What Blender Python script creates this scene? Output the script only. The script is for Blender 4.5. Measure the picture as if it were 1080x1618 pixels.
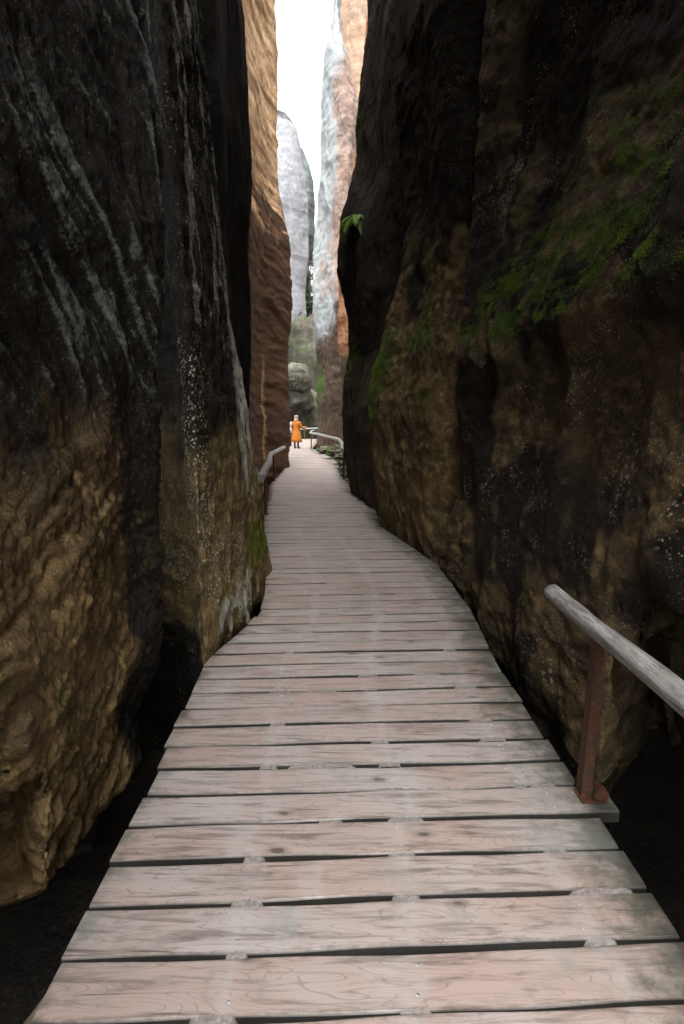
import bpy, bmesh, math, random
import numpy as np
from mathutils import Vector, Matrix
R = math.radians
random.seed(7); rng = np.random.default_rng(7)
for o in list(bpy.data.objects): bpy.data.objects.remove(o)
scn = bpy.context.scene
col = scn.collection

# ---------------------------------------------------------------- camera
PITCH = R(9.15); EYE = 1.5; FOC = 900.0          # focal length in photo pixels (1080 wide)
cam = bpy.data.cameras.new('camera'); camo = bpy.data.objects.new('camera', cam); col.objects.link(camo)
camo.location = (0, 0, EYE); camo.rotation_euler = (math.pi/2 - PITCH, 0, 0)
cam.sensor_fit = 'HORIZONTAL'; cam.sensor_width = 36; cam.lens = 36*FOC/1080
cam.clip_start = 0.05; cam.clip_end = 3000
scn.camera = camo
# ---------------------------------------------------------------- world, sun, exposure
SUN_EL, SUN_ROT = R(66), R(184)
w = bpy.data.worlds.new('World'); scn.world = w; w.use_nodes = True
nt = w.node_tree; nt.nodes.clear()
sky = nt.nodes.new('ShaderNodeTexSky'); sky.sky_type = 'NISHITA'; sky.sun_disc = False
sky.sun_elevation = SUN_EL; sky.sun_rotation = SUN_ROT; sky.air_density = 1.0; sky.dust_density = 6.0; sky.ozone_density = 0.6
hs = nt.nodes.new('ShaderNodeHueSaturation'); hs.inputs['Saturation'].default_value = 0.06
bg = nt.nodes.new('ShaderNodeBackground'); bg.inputs['Strength'].default_value = 0.15
wo = nt.nodes.new('ShaderNodeOutputWorld')
nt.links.new(sky.outputs[0], hs.inputs['Color']); nt.links.new(hs.outputs[0], bg.inputs[0]); nt.links.new(bg.outputs[0], wo.inputs[0])
sun = bpy.data.lights.new('sun', 'SUN'); suno = bpy.data.objects.new('sun', sun); col.objects.link(suno)
sun.energy = 1.0; sun.angle = R(15); sun.color = (1, .95, .88)
sd = Vector((math.sin(SUN_ROT)*math.cos(SUN_EL), math.cos(SUN_ROT)*math.cos(SUN_EL), math.sin(SUN_EL)))
suno.rotation_euler = sd.to_track_quat('Z', 'Y').to_euler(); suno.location = (0, 0, 60)
scn.view_settings.view_transform = 'Standard'; scn.view_settings.look = 'None'
scn.view_settings.exposure = 1.95; scn.view_settings.gamma = 1
scn.cycles.max_bounces = 8; scn.cycles.diffuse_bounces = 5

# ---------------------------------------------------------------- helpers
cp, sp = math.cos(PITCH), math.sin(PITCH)
def W(px, py, Y):                                   # photo pixel at distance Y -> (Z, X, Y)
    a = (px-540)/FOC; b = (809-py)/FOC
    t = Y/(cp+b*sp)
    return (EYE+t*(b*cp-sp), a*t, Y)
def G(px, py):                                      # photo pixel on the deck plane -> (X, Y)
    a = (px-540)/FOC; b = (809-py)/FOC
    t = EYE/(sp-b*cp)
    return (a*t, t*(cp+b*sp))
def tag(o, label=None, cat=None, group=None, kind=None):
    if label: o['label'] = label
    if cat: o['category'] = cat
    if group: o['group'] = group
    if kind: o['kind'] = kind
    return o
def empty(name, loc=(0,0,0), rz=0):
    o = bpy.data.objects.new(name, None); col.objects.link(o); o.location = loc; o.rotation_euler = (0,0,rz); o.empty_display_size = .2
    return o
def mesh_np(name, V, F, mat, parent=None, smooth=True, attrs=None):
    me = bpy.data.meshes.new(name)
    V = np.asarray(V, dtype=np.float32)
    if isinstance(F, np.ndarray):
        n, k = F.shape
        me.vertices.add(len(V)); me.vertices.foreach_set('co', V.ravel())
        me.loops.add(n*k); me.loops.foreach_set('vertex_index', F.astype(np.int32).ravel())
        me.polygons.add(n); me.polygons.foreach_set('loop_start', np.arange(0, n*k, k, dtype=np.int32))
        me.update(calc_edges=True)
    else:
        me.from_pydata(V.tolist(), [], F)
    if smooth: me.polygons.foreach_set('use_smooth', [True]*len(me.polygons))
    for k, v in (attrs or {}).items():
        at = me.attributes.new(k, 'FLOAT', 'POINT'); at.data.foreach_set('value', np.asarray(v, dtype=np.float32))
    me.validate(); me.update()
    o = bpy.data.objects.new(name, me); col.objects.link(o)
    if mat: me.materials.append(mat)
    if parent: o.parent = parent
    return o

# vectorised gradient noise
_perm = rng.permutation(256); _perm = np.concatenate([_perm, _perm, _perm])
_gr = rng.normal(size=(256, 3)); _gr /= np.linalg.norm(_gr, axis=1)[:, None]
def pn(P):
    I = np.floor(P).astype(int); f = P-I; I &= 255
    u = f*f*f*(f*(f*6-15)+10); out = 0
    for dx in (0,1):
        for dy in (0,1):
            for dz in (0,1):
                h = _perm[_perm[_perm[(I[:,0]+dx)&255]+((I[:,1]+dy)&255)]+((I[:,2]+dz)&255)]
                g = _gr[h]
                d = g[:,0]*(f[:,0]-dx)+g[:,1]*(f[:,1]-dy)+g[:,2]*(f[:,2]-dz)
                out = out + d*np.where(dx,u[:,0],1-u[:,0])*np.where(dy,u[:,1],1-u[:,1])*np.where(dz,u[:,2],1-u[:,2])
    return out*1.6
def fbm(P, o=4, g=.5):
    s = 0; a = 1
    for i in range(o): s = s+a*pn(P*(2.03**i)+i*17.3); a *= g
    return s
def ridged(P, o=4, g=.5):
    s = 0; a = 1
    for i in range(o): s = s+a*(1-2*np.abs(pn(P*(2.03**i)+i*11.7))); a *= g
    return s-.9
def sst(x, a, b):
    t = np.clip((x-a)/(b-a), 0, 1); return t*t*(3-2*t)
def warp(P, f=.8, a=.3, s=3.1):
    return P+a*np.stack([pn(P*f+s), pn(P*f+s+40), pn(P*f+s+80)], 1)

# ---------------------------------------------------------------- rock lofting
def rock(name, rails, nseg, zs, mat, layers, masks=None, closed=True, top=None, parent=None):
    """rails: list of vertical control lines [(Z,X,Y),...]; lofted sideways with a smooth spline, then really displaced"""
    zs = np.asarray(zs, float); nz = len(zs)
    L = []
    for r in rails:
        r = sorted(r); z = np.array([k[0] for k in r])
        L.append(np.stack([np.interp(zs, z, [k[1] for k in r]), np.interp(zs, z, [k[2] for k in r])], 1))
    L = np.array(L)                                            # rails, z, 2
    k = 3
    L[:, 1:-1] = .1*L[:, :-2]+.8*L[:, 1:-1]+.1*L[:, 2:]
    cols = []; n = len(rails)
    for i in range(n-1):
        p0, p1, p2, p3 = L[max(i-1,0)], L[i], L[i+1], L[min(i+2,n-1)]
        m = nseg[i] if isinstance(nseg, (list,tuple)) else nseg
        for j in range(m + (1 if i == n-2 else 0)):
            t = j/m
            # centripetal-ish tangents limited by segment length to avoid overshoot
            d12 = np.linalg.norm(p2-p1, axis=1)[:,None]+1e-6
            d01 = np.linalg.norm(p1-p0, axis=1)[:,None]+1e-6; d23 = np.linalg.norm(p3-p2, axis=1)[:,None]+1e-6
            m1 = ((p1-p0)/d01*d12+(p2-p1))/2; m2 = ((p3-p2)/d23*d12+(p2-p1))/2
            if i == 0: m1 = p2-p1
            if i == n-2: m2 = p2-p1
            h = (2*t**3-3*t*t+1)*p1+(t**3-2*t*t+t)*m1+(-2*t**3+3*t*t)*p2+(t**3-t*t)*m2
            cols.append(h)
    C = np.array(cols); nu = len(C)
    P = np.zeros((nu, nz, 3)); P[:,:,0] = C[:,:,0]; P[:,:,1] = C[:,:,1]; P[:,:,2] = zs[None,:]
    du = np.gradient(P, axis=0); dz = np.gradient(P, zs, axis=1)
    N = np.cross(du, dz); N /= np.linalg.norm(N, axis=2)[:,:,None]+1e-9
    Q = P.reshape(-1,3); Nf = N.reshape(-1,3)
    D = np.zeros(len(Q)); rid = np.zeros(len(Q))
    for (amp, kind, sc, ang, o, *wf) in layers:
        S = Q.copy()
        if ang:
            c, s = math.cos(ang), math.sin(ang)
            y, z = S[:,1].copy(), S[:,2].copy()
            S[:,1] = c*y+s*z; S[:,2] = -s*y+c*z
        S = warp(S, .9, .25)*np.array(sc)
        wq = wf[0](Q) if wf else 1
        amp = amp*wq
        if kind == 'r': v = ridged(S, o, .55); rid += v*amp/.05
        elif kind == 's':                                       # horizontal strata steps
            v = fbm(S, o)
        else: v = fbm(S, o)
        D += amp*(v-v.mean())
    Q2 = Q+Nf*D[:,None]
    # flat caps: close the solid
    idx = np.arange(nu*nz).reshape(nu, nz)
    F = np.stack([idx[:-1,:-1], idx[1:,:-1], idx[1:,1:], idx[:-1,1:]], -1).reshape(-1,4)
    if closed:
        Fc = np.stack([idx[-1,:-1], idx[0,:-1], idx[0,1:], idx[-1,1:]], -1).reshape(-1,4)
        F = np.concatenate([F, Fc])
        tc = Q2.reshape(nu,nz,3)[:,-1].mean(0); ti = len(Q2); Q2 = np.vstack([Q2, tc]); Nf = np.vstack([Nf,[0,0,1]]); D = np.append(D,0); rid = np.append(rid,0)
        T = np.stack([idx[:,-1], np.roll(idx[:,-1],-1), np.full(nu,ti), np.full(nu,ti)], -1)
        # triangles as degenerate-free faces: build separately below
    me_attrs = {'ridge': np.clip(.5+rid*.5, 0, 1)}
    Pn = Q2
    # true normals of the displaced sheet
    A = Q2[:nu*nz].reshape(nu,nz,3); N2 = np.cross(np.gradient(A,axis=0), np.gradient(A,zs,axis=1)); N2 /= np.linalg.norm(N2,axis=2)[:,:,None]+1e-9
    N2 = N2.reshape(-1,3)
    if closed: N2 = np.vstack([N2,[0,0,1]])
    for key in ('moss','pale','tone','lich'): me_attrs[key] = np.zeros(len(Q2))
    if masks:
        for key, v in masks(Pn, N2, me_attrs['ridge']).items(): me_attrs[key] = np.clip(v, 0, 1)
    # origin at the base
    base = Q2[:nu*nz].reshape(nu,nz,3)[:,0].mean(0)
    V = Q2-base
    if closed:
        tris = [(int(a), int(b), ti) for a, b in zip(idx[:,-1], np.roll(idx[:,-1],-1))]
        # store mixed polys
        me = bpy.data.meshes.new(name)
        n4 = len(F); n3 = len(tris)
        me.vertices.add(len(V)); me.vertices.foreach_set('co', V.astype(np.float32).ravel())
        li = np.concatenate([F.ravel(), np.array(tris).ravel()]).astype(np.int32)
        me.loops.add(len(li)); me.loops.foreach_set('vertex_index', li)
        me.polygons.add(n4+n3); me.polygons.foreach_set('loop_start', np.concatenate([np.arange(0,n4*4,4), n4*4+np.arange(0,n3*3,3)]).astype(np.int32))
        me.update(calc_edges=True)
        me.polygons.foreach_set('use_smooth', [True]*(n4+n3))
        for k2, v in me_attrs.items():
            at = me.attributes.new(k2, 'FLOAT', 'POINT'); at.data.foreach_set('value', np.asarray(v, np.float32))
        me.validate(); me.update()
        o = bpy.data.objects.new(name, me); col.objects.link(o); me.materials.append(mat)
    else:
        o = mesh_np(name, V, F, mat, attrs=me_attrs)
    o.location = base
    if parent: o.parent = parent
    return o, (Q2[:nu*nz].reshape(nu,nz,3), N2[:nu*nz].reshape(nu,nz,3), {k: v[:nu*nz].reshape(nu,nz) for k,v in me_attrs.items()})

# ---------------------------------------------------------------- materials
class NB:
    def __init__(s, name):
        s.m = bpy.data.materials.new(name); s.m.use_nodes = True; s.t = s.m.node_tree; s.t.nodes.clear()
        s.out = s.n('ShaderNodeOutputMaterial'); s.b = s.n('ShaderNodeBsdfPrincipled'); s.l(s.b.outputs[0], s.out.inputs[0])
    def n(s, t, **k):
        x = s.t.nodes.new(t)
        for a, b in k.items(): setattr(x, a, b)
        return x
    def l(s, a, b): s.t.links.new(a, b)
    def coord(s, sc=(1,1,1), rot=(0,0,0), world=True):
        g = s.n('ShaderNodeNewGeometry') if world else s.n('ShaderNodeTexCoord')
        mp = s.n('ShaderNodeMapping'); mp.inputs['Scale'].default_value = sc; mp.inputs['Rotation'].default_value = rot
        s.l(g.outputs['Position'] if world else g.outputs['Object'], mp.inputs[0]); return mp.outputs[0]
    def noise(s, vec, sc=5, det=5, rough=.55, dist=0):
        x = s.n('ShaderNodeTexNoise'); x.inputs['Scale'].default_value = sc; x.inputs['Detail'].default_value = det
        x.inputs['Roughness'].default_value = rough; x.inputs['Distortion'].default_value = dist
        s.l(vec, x.inputs['Vector']); return x.outputs['Fac']
    def voro(s, vec, sc=5, feature='F1', out='Distance', rnd=1):
        x = s.n('ShaderNodeTexVoronoi', feature=feature); x.inputs['Scale'].default_value = sc; x.inputs['Randomness'].default_value = rnd
        s.l(vec, x.inputs['Vector']); return x.outputs[out]
    def rng(s, v, a, b, c=0, d=1, smooth=True):
        x = s.n('ShaderNodeMapRange'); x.interpolation_type = 'SMOOTHSTEP' if smooth else 'LINEAR'
        for i, q in zip((1,2,3,4), (a,b,c,d)): x.inputs[i].default_value = q
        s.l(v, x.inputs[0]); return x.outputs[0]
    def math(s, op, a, b=None, clamp=False):
        x = s.n('ShaderNodeMath', operation=op, use_clamp=clamp)
        for i, q in enumerate((a,b)):
            if q is None: continue
            if isinstance(q, (int,float)): x.inputs[i].default_value = q
            else: s.l(q, x.inputs[i])
        return x.outputs[0]
    def mix(s, f, a, b, bt='MIX'):
        x = s.n('ShaderNodeMix', data_type='RGBA', blend_type=bt, clamp_factor=True)
        for i, q in ((0,f),(6,a),(7,b)):
            if isinstance(q, (int,float)): x.inputs[i].default_value = q
            elif isinstance(q, tuple): x.inputs[i].default_value = (*q,1) if len(q)==3 else q
            else: s.l(q, x.inputs[i])
        return x.outputs[2]
    def attr(s, name):
        x = s.n('ShaderNodeAttribute', attribute_name=name); return x.outputs['Fac']
    def bump(s, h, strength, dist, prev=None):
        x = s.n('ShaderNodeBump'); x.inputs['Strength'].default_value = strength; x.inputs['Distance'].default_value = dist
        s.l(h, x.inputs['Height'])
        if prev: s.l(prev, x.inputs['Normal'])
        return x.outputs[0]
    def fin(s, c=None, rough=None, nor=None, spec=.5, metal=0):
        if c is not None:
            if isinstance(c, tuple): s.b.inputs['Base Color'].default_value = (*c,1)
            else: s.l(c, s.b.inputs['Base Color'])
        if rough is not None:
            if isinstance(rough,(int,float)): s.b.inputs['Roughness'].default_value = rough
            else: s.l(rough, s.b.inputs['Roughness'])
        if nor is not None: s.l(nor, s.b.inputs['Normal'])
        s.b.inputs['Specular IOR Level'].default_value = spec; s.b.inputs['Metallic'].default_value = metal
        return s.m

def rock_mat(name, dark, mid, light, pale, moss=(.05,.09,.012), tone=None, grain=(1,1,1), sc=1.0, bump=1.0, rough=.75, lichen=.0, strata=.0, stain=.0, lich_c=(.45,.42,.33), wet=.0, rotx=0):
    """tone attribute moves the rock towards the `tone` colour, pale = weathered ridges, paler patches and painted sheen, moss = moss cover"""
    b = NB(name)
    v = b.coord(grain, (rotx,0,0)); vi = b.coord()
    n1 = b.noise(v, 1.6*sc, 8, .62, .4); n2 = b.noise(v, 9*sc, 8, .65); n3 = b.noise(vi, 45*sc, 6, .7)
    c = b.mix(b.rng(n1, .36, .62), dark, mid)
    c = b.mix(b.rng(n2, .45, .68), c, light)
    if tone is not None:
        tt = b.math('ADD', b.attr('tone'), b.math('MULTIPLY', b.math('SUBTRACT', n2, .5), .9))
        c = b.mix(b.rng(tt, .28, .72), c, tone)
    if strata:
        vs = b.coord((.35,.35,7*sc)); ns = b.noise(vs, 1.0, 6, .6, .6)
        c = b.mix(b.math('MULTIPLY', b.rng(ns, .42, .66), strata), c, (.22,.18,.15), 'MULTIPLY')
    if stain:
        vv = b.coord((2.2*sc,2.2*sc,.12)); nv = b.noise(vv, 1.0, 6, .6, .3)
        c = b.mix(b.math('MULTIPLY', b.rng(nv, .5, .66), stain), c, (.3,.28,.26), 'MULTIPLY')
    gn = b.noise(vi, 70*sc, 8, .8); gv = b.rng(gn, .36, .66, .45, 1.7, False); gc = b.n('ShaderNodeCombineColor')
    for i_ in range(3): b.l(gv, gc.inputs[i_])
    c = b.mix(1.0, c, gc.outputs[0], 'MULTIPLY')
    spk = b.rng(b.noise(vi, 85, 4, .75), .60, .70); c = b.mix(b.math('MULTIPLY', spk, .55*min(1,sc)), c, tuple(min(1,x*2.2+.05) for x in light))
    pp = b.math('ADD', b.attr('pale'), b.math('MULTIPLY', b.math('SUBTRACT', n3, .5), 1.3))
    c = b.mix(b.rng(pp, .42, .95), c, pale)
    if lichen:
        lv = b.coord((1,1,1)); wv = b.n('ShaderNodeVectorMath', operation='ADD')
        nz = b.n('ShaderNodeTexNoise'); nz.inputs['Scale'].default_value = 30; b.l(lv, nz.inputs['Vector'])
        sc2 = b.n('ShaderNodeVectorMath', operation='SCALE'); sc2.inputs['Scale'].default_value = .03; b.l(nz.outputs['Color'], sc2.inputs[0])
        b.l(lv, wv.inputs[0]); b.l(sc2.outputs[0], wv.inputs[1])
        d = b.voro(wv.outputs[0], 38); reg = b.noise(lv, 2.3, 4, .6)
        f = b.math('MULTIPLY', b.rng(d, .30, .18), b.rng(reg, .47, .66))
        d2 = b.voro(wv.outputs[0], 15); f2 = b.math('MULTIPLY', b.rng(d2, .26, .2), b.rng(reg, .56, .7))
        d3 = b.voro(wv.outputs[0], 42); f3 = b.math('MULTIPLY', b.rng(d3, .40, .26), b.rng(b.math('ADD', b.attr('lich'), b.math('MULTIPLY', b.math('SUBTRACT', b.noise(lv, 7, 4, .6), .5), 1.6)), .45, .6))
        f = b.math('MULTIPLY', b.math('MAXIMUM', f3, b.math('MAXIMUM', f, f2)), lichen)
        c = b.mix(f, c, lich_c)
    mn = b.noise(vi, 34*sc, 8, .75)
    mm = b.math('ADD', b.attr('moss'), b.math('MULTIPLY', b.math('SUBTRACT', mn, .5), 2.6))
    mf = b.rng(mm, .5, .8)
    mc = b.mix(b.rng(b.noise(vi, 60, 3, .6), .4, .65), tuple(x*.45 for x in moss), moss)
    c = b.mix(mf, c, mc)
    # bumps
    h1 = b.noise(v, 14*sc, 8, .66); h2 = b.noise(vi, 90*sc, 4, .7); vo = b.voro(v, 20*sc)
    nor = b.bump(h1, .6*bump, .03/sc)
    nor = b.bump(h2, .8*bump, .008/sc, nor); nor = b.bump(gn, .5*bump, .006/sc, nor)
    ro = b.mix(mf, (rough,)*3, (1.,)*3)
    if wet:
        wf = b.rng(b.noise(vi, 1.3, 4, .6), .52, .64)
        ro = b.mix(b.math('MULTIPLY', wf, wet), ro, (.25,)*3)
    return b.fin(c, ro, nor, .25)

M = {}
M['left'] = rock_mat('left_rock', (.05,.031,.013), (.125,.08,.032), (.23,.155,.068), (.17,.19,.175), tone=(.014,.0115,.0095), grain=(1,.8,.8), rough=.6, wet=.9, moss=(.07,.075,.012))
M['butt'] = rock_mat('buttress_rock', (.06,.042,.018), (.13,.09,.036), (.22,.155,.065), (.36,.35,.29), tone=(.010,.007,.0045), rough=.75, lichen=1.0, lich_c=(.35,.32,.24), moss=(.12,.13,.01))
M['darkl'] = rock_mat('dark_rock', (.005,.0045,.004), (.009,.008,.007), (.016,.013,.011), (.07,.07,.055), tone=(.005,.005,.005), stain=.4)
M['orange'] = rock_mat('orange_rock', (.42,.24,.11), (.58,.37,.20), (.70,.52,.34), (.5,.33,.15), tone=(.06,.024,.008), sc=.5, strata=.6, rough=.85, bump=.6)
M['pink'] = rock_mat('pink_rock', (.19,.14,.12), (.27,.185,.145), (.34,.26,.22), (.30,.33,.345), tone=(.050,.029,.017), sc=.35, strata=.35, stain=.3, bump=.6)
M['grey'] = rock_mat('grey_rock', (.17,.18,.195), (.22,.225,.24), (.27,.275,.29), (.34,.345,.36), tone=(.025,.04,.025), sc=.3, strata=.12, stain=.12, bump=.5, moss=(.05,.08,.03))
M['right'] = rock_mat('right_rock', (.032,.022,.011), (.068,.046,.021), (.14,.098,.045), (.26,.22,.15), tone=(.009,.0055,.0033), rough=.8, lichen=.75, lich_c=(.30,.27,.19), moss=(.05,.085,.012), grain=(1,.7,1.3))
M['rmid'] = rock_mat('mid_rock', (.045,.031,.014), (.11,.073,.030), (.21,.145,.062), (.26,.24,.16), tone=(.009,.0055,.0033), rough=.85, lichen=.3, strata=.4, moss=(.07,.10,.015))
M['mound'] = rock_mat('mossy_rock', (.035,.033,.024), (.075,.07,.052), (.13,.125,.095), (.27,.27,.255), tone=(.022,.022,.014), sc=.4, strata=.3, moss=(.05,.08,.02))

def ground_mat():
    b = NB('ground_soil'); v = b.coord()
    n = b.noise(v, 3, 8, .65); n2 = b.noise(v, 40, 4, .6)
    c = b.mix(b.rng(n, .4, .65), (.012,.009,.006), (.035,.026,.016)); c = b.mix(b.rng(n2, .5, .7), c, (.05,.04,.028))
    return b.fin(c, .9, b.bump(n2, .8, .03, b.bump(n, .8, .1)))
M['ground'] = ground_mat()

# ---------------------------------------------------------------- ground
g = []
xs = np.concatenate([np.linspace(-1500,-12,8), np.linspace(-10,10,60), np.linspace(12,1500,8)])
ys = np.concatenate([np.linspace(-1500,-10,8), np.linspace(-8,70,200), np.linspace(75,2000,8)])
X, Y = np.meshgrid(xs, ys, indexing='ij'); P = np.stack([X.ravel(), Y.ravel(), 0*X.ravel()],1)
P[:,2] = -1.35+.18*fbm(P*.8,4)
idx = np.arange(len(P)).reshape(len(xs), len(ys))
F = np.stack([idx[:-1,:-1], idx[1:,:-1], idx[1:,1:], idx[:-1,1:]], -1).reshape(-1,4)
go = mesh_np('ground', P, F, M['ground']); tag(go, kind='structure')

# ---------------------------------------------------------------- rock walls
def Z(lo, mid, hi, n1, n2): return np.concatenate([np.linspace(lo, mid, n1, endpoint=False), np.linspace(mid, hi, n2)])
def const(X, Y, top=30): return [(-2, X, Y), (top, X, Y)]
def bez(sil, foot=None, head=None):
    r = list(sil)
    if foot: r += [(-2, foot[0], foot[1])]
    if head: r += [(head[2], head[0], head[1])]
    return r

# LEFT 1 : nearest wall, its underside hangs free beside the deck
def l1(Y, zb, xs_):
    z0, X0 = zb
    if Y < 1.8: return [(-2,-3.2,5.8),(z0-.12,-2.7,4.9),(z0-.05,-1.7,3.1),(z0-.005,-1.16,Y+.03)]+[(z, x, Y) for z, x in xs_]
    return [(-2,-2.6,Y),(z0-.55,-2.2,Y),(z0-.10,-1.55,Y),(z0-.03,-1.22,Y),(z0,-1.13,Y)]+[(z, x, Y) for z, x in xs_]
rails = [
 [(-2,-5,-4),(30,-5,-4)], [(-2,-2.2,-3.5),(4,-1.8,-3.5),(8,-.6,-3.5),(30,-.6,-3.5)],  # unseen upper wall drawn inward on these rails to dim the near deck
 l1(-1.0,(.9,0),[(1.2,-1.2),(4,-1.3),(7,-.9),(9,-.55),(30,-.5)]),
 l1(.8,(.75,0),[(1.0,-1.15),(2,-1.2),(4,-1.2),(7,-.9),(9,-.55),(30,-.5)]),
 l1(1.46,(.70,0),[(.8,-1.14),(1.1,-1.10),(2,-1.2),(3,-1.15),(7,-.9),(9,-.55),(30,-.5)]),
 l1(1.6,(.50,0),[(.65,-1.12),(1.1,-1.09),(2,-1.2),(3,-1.15),(7,-.9),(9,-.55),(30,-.5)]),
 l1(1.74,(.24,0),[(.35,-1.11),(.7,-1.07),(1.1,-1.09),(2,-1.17),(3,-1.15),(7,-.9),(9,-.55),(30,-.5)]),
 l1(1.9,(-.28,0),[(0,-1.10),(.5,-1.05),(.9,-1.08),(1.4,-1.16),(2.2,-1.12),(4,-1.2),(7,-.9),(9,-.55),(30,-.5)]),
 l1(2.35,(-.34,0),[(0,-1.07),(.5,-1.08),(1.0,-1.05),(1.5,-1.16),(2.4,-1.1),(4,-1.12),(7,-.95),(9,-.6),(30,-.6)]),
 l1(2.85,(-.3,0),[(0,-1.16),(.4,-1.12),(.9,-1.07),(1.9,-1.03),(3,-1.0),(5,-1.1),(7,-.95),(9,-.6),(30,-.6)]),
 [(-2,-1.7,3.25),(-.3,-1.4,3.25),(.1,-1.15,3.25),(.6,-1.04,3.25),(2,-1.0,3.25),(3,-.98,3.25),(5,-1.1,3.25),(7,-1.1,3.25),(9,-.9,3.25),(30,-.9,3.25)],
 [(-2,-1.8,3.42),(3,-1.2,3.42),(30,-2,3.42)],
 [(-2,-2.4,3.5),(30,-2.6,3.5)], [(-2,-5,3.5),(30,-5,3.5)]]
def m_l1(P, N, r):
    y, z = P[:,1], P[:,2]
    n = fbm(warp(P,1.2,.4)*.9, 4)
    low = sst(z+.5*n-.18*(y-1.5), 2.3, .25)                     # rusty rock low down; gloom of the upper wall painted in
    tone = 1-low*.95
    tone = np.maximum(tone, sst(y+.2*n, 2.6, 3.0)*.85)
    q = ridged(warp(P,1,.2)@np.array([[1,0,0],[0,math.cos(R(52)),math.sin(R(52))],[0,-math.sin(R(52)),math.cos(R(52))]])*np.array([3,1.2,11]),4)
    pale = sst(r+.35*q, .30, .95)*sst(fbm(P*.8+9,3), -.8, .3)*(.3+.7*sst(z,1.0,2.0))*.85
    moss = sst(fbm(P*2.2+30,4), .05, .6)*.6*sst(z,2.0,.9)*sst(z,-.4,.4)
    return dict(tone=tone, pale=pale, moss=moss)
wlow = lambda Q: .25+.75*sst(Q[:,2], 1.9, .9)
whigh = lambda Q: .35+.65*sst(Q[:,2], .9, 1.9)
LAY1 = [(.07,'f',(.8,.8,.8),0,3),(.03,'r',(1.2,.5,2.6),R(-50),4,whigh),(.016,'r',(3,1.3,8),R(-52),5,whigh),(.026,'r',(1.8,1.0,3.4),R(14),3,wlow),(.013,'r',(7,3,15),R(20),5,wlow),(.009,'r',(16,14,9),R(-60),4,wlow),(.005,'f',(26,22,26),0,4)]
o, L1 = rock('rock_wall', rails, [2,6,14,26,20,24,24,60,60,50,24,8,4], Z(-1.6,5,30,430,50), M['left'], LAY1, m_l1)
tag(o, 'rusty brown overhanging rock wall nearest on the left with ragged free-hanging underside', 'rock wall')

# LEFT 2 : lichen spotted buttress
S2 = [W(x,y,5.6) for x,y in [(308,-60),(310,0),(326,183),(347,391),(367,510),(387,652),(398,715),(408,755),(416,828),(422,870),(427,895)]]
E2 = [W(x,y,3.5) for x,y in [(246,-60),(252,0),(290,440),(306,700),(318,900),(325,1030)]]
def at(rail, z, k):
    r = sorted(rail); return np.interp(z, [a[0] for a in r], [a[k] for a in r])
def between(A, B, f, dx, Y, zz, extra=None):
    return [(z, at(A,z,1)*(1-f)+at(B,z,1)*f+dx, Y) for z in zz]
zz = [-.9,-.4,-.05,.2,.5,1,1.5,2,2.5,3,4,4.8]
E2b = [(-2,-.98,3.5),(-.5,-.95,3.5)]+E2+[(8,-1.6,3.5),(14,-3,3.6)]
S2b = [(-2,-.9,5.6),(-.4,-.78,5.6)]+S2+[(8,-2.0,5.6),(14,-4,5.6)]  # unseen tops of both edges flared to let light onto the deck
rails = [[(-2,-4.5,4.9),(30,-4.5,4.9)],[(-2,-1.9,4.7),(30,-2.4,4.7)],[(-2,-1.12,4.1),(4,-1.25,4.1),(30,-2.1,4.1)],
 E2b, [(-2,-.9,4.0)]+between(E2b,S2b,.3,.05,4.0,zz)+[(8,-1.7,4.0),(14,-3,4.0)],
 [(-2,-.9,4.7)]+between(E2b,S2b,.6,.05,4.7,zz)+[(8,-1.8,4.7),(14,-3.4,4.7)],
 [(-2,-.88,5.25)]+between(E2b,S2b,.88,.015,5.25,zz)+[(8,-1.9,5.25),(14,-3.8,5.25)],
 S2b, [(-2,-1.15,5.95),(0,-1.05,5.95),(3,-1.4,5.95),(30,-2.4,5.95)], [(-2,-2.2,6.3),(30,-2.8,6.3)], [(-2,-4.5,6.3),(30,-4.5,6.3)]]
def m_l2(P, N, r):
    y, z = P[:,1], P[:,2]; n = fbm(P*1.5,4)
    tone = sst(z+.4*n, .9, 2.0)*.9  # upper face darkened in the colour to carry its gloom
    tone = np.maximum(tone, sst(z+.1*n, .02, -.15)*.8)
    streak = 1.3*sst(y+.2*n-.1*z, 4.1, 4.9)*sst(z,.3,1.2)*sst(z,4.5,2.5)*sst(fbm(P*np.array([6,6,1.0])+5,4), -.7, .3)
    pf = fbm(P*5,5); patch = sst(z+.18*pf, .0, .12)*sst(z+.2*pf, .36, .2)*sst(y,3.55,3.75)*sst(y+.2*n,4.9,4.6)*sst(P[:,0],-1.02,-.96)*(.95+.6*pf)
    sheen = .75*sst(fbm(warp(P,1,.1)*np.array([7,7,.7])+11,5), -.15, .55)*sst(z,1.3,2.4); pale = np.maximum(np.maximum(streak*.72, patch*1.1), sheen); pale = np.maximum(pale, sst(r,.6,.95)*.6*sst(z,.8,2))  # soft sheen of the upper face painted as pale streaks
    moss = sst(y,4.4,4.9)*sst(z,.1,.3)*sst(z,.75,.5)*.9+sst(fbm(P*2.5+7,4), .1,.6)*.45*sst(z,3.5,1.5)
    lich = np.exp(-((y-3.62)/.2)**2)*sst(z,.3,.6)*sst(z,2.4,1.7)+sst(z,.2,.35)*sst(z,.9,.6)*sst(y,3.5,3.6)*sst(y,4.8,4.4)*.7
    return dict(tone=tone, pale=pale, moss=moss, lich=lich)
LAY2 = [(.03,'f',(1.2,1.2,.8),0,3),(.02,'r',(4,4,.7),0,4),(.012,'r',(5,4,4),R(-30),4),(.006,'f',(16,16,14),0,3)]
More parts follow.
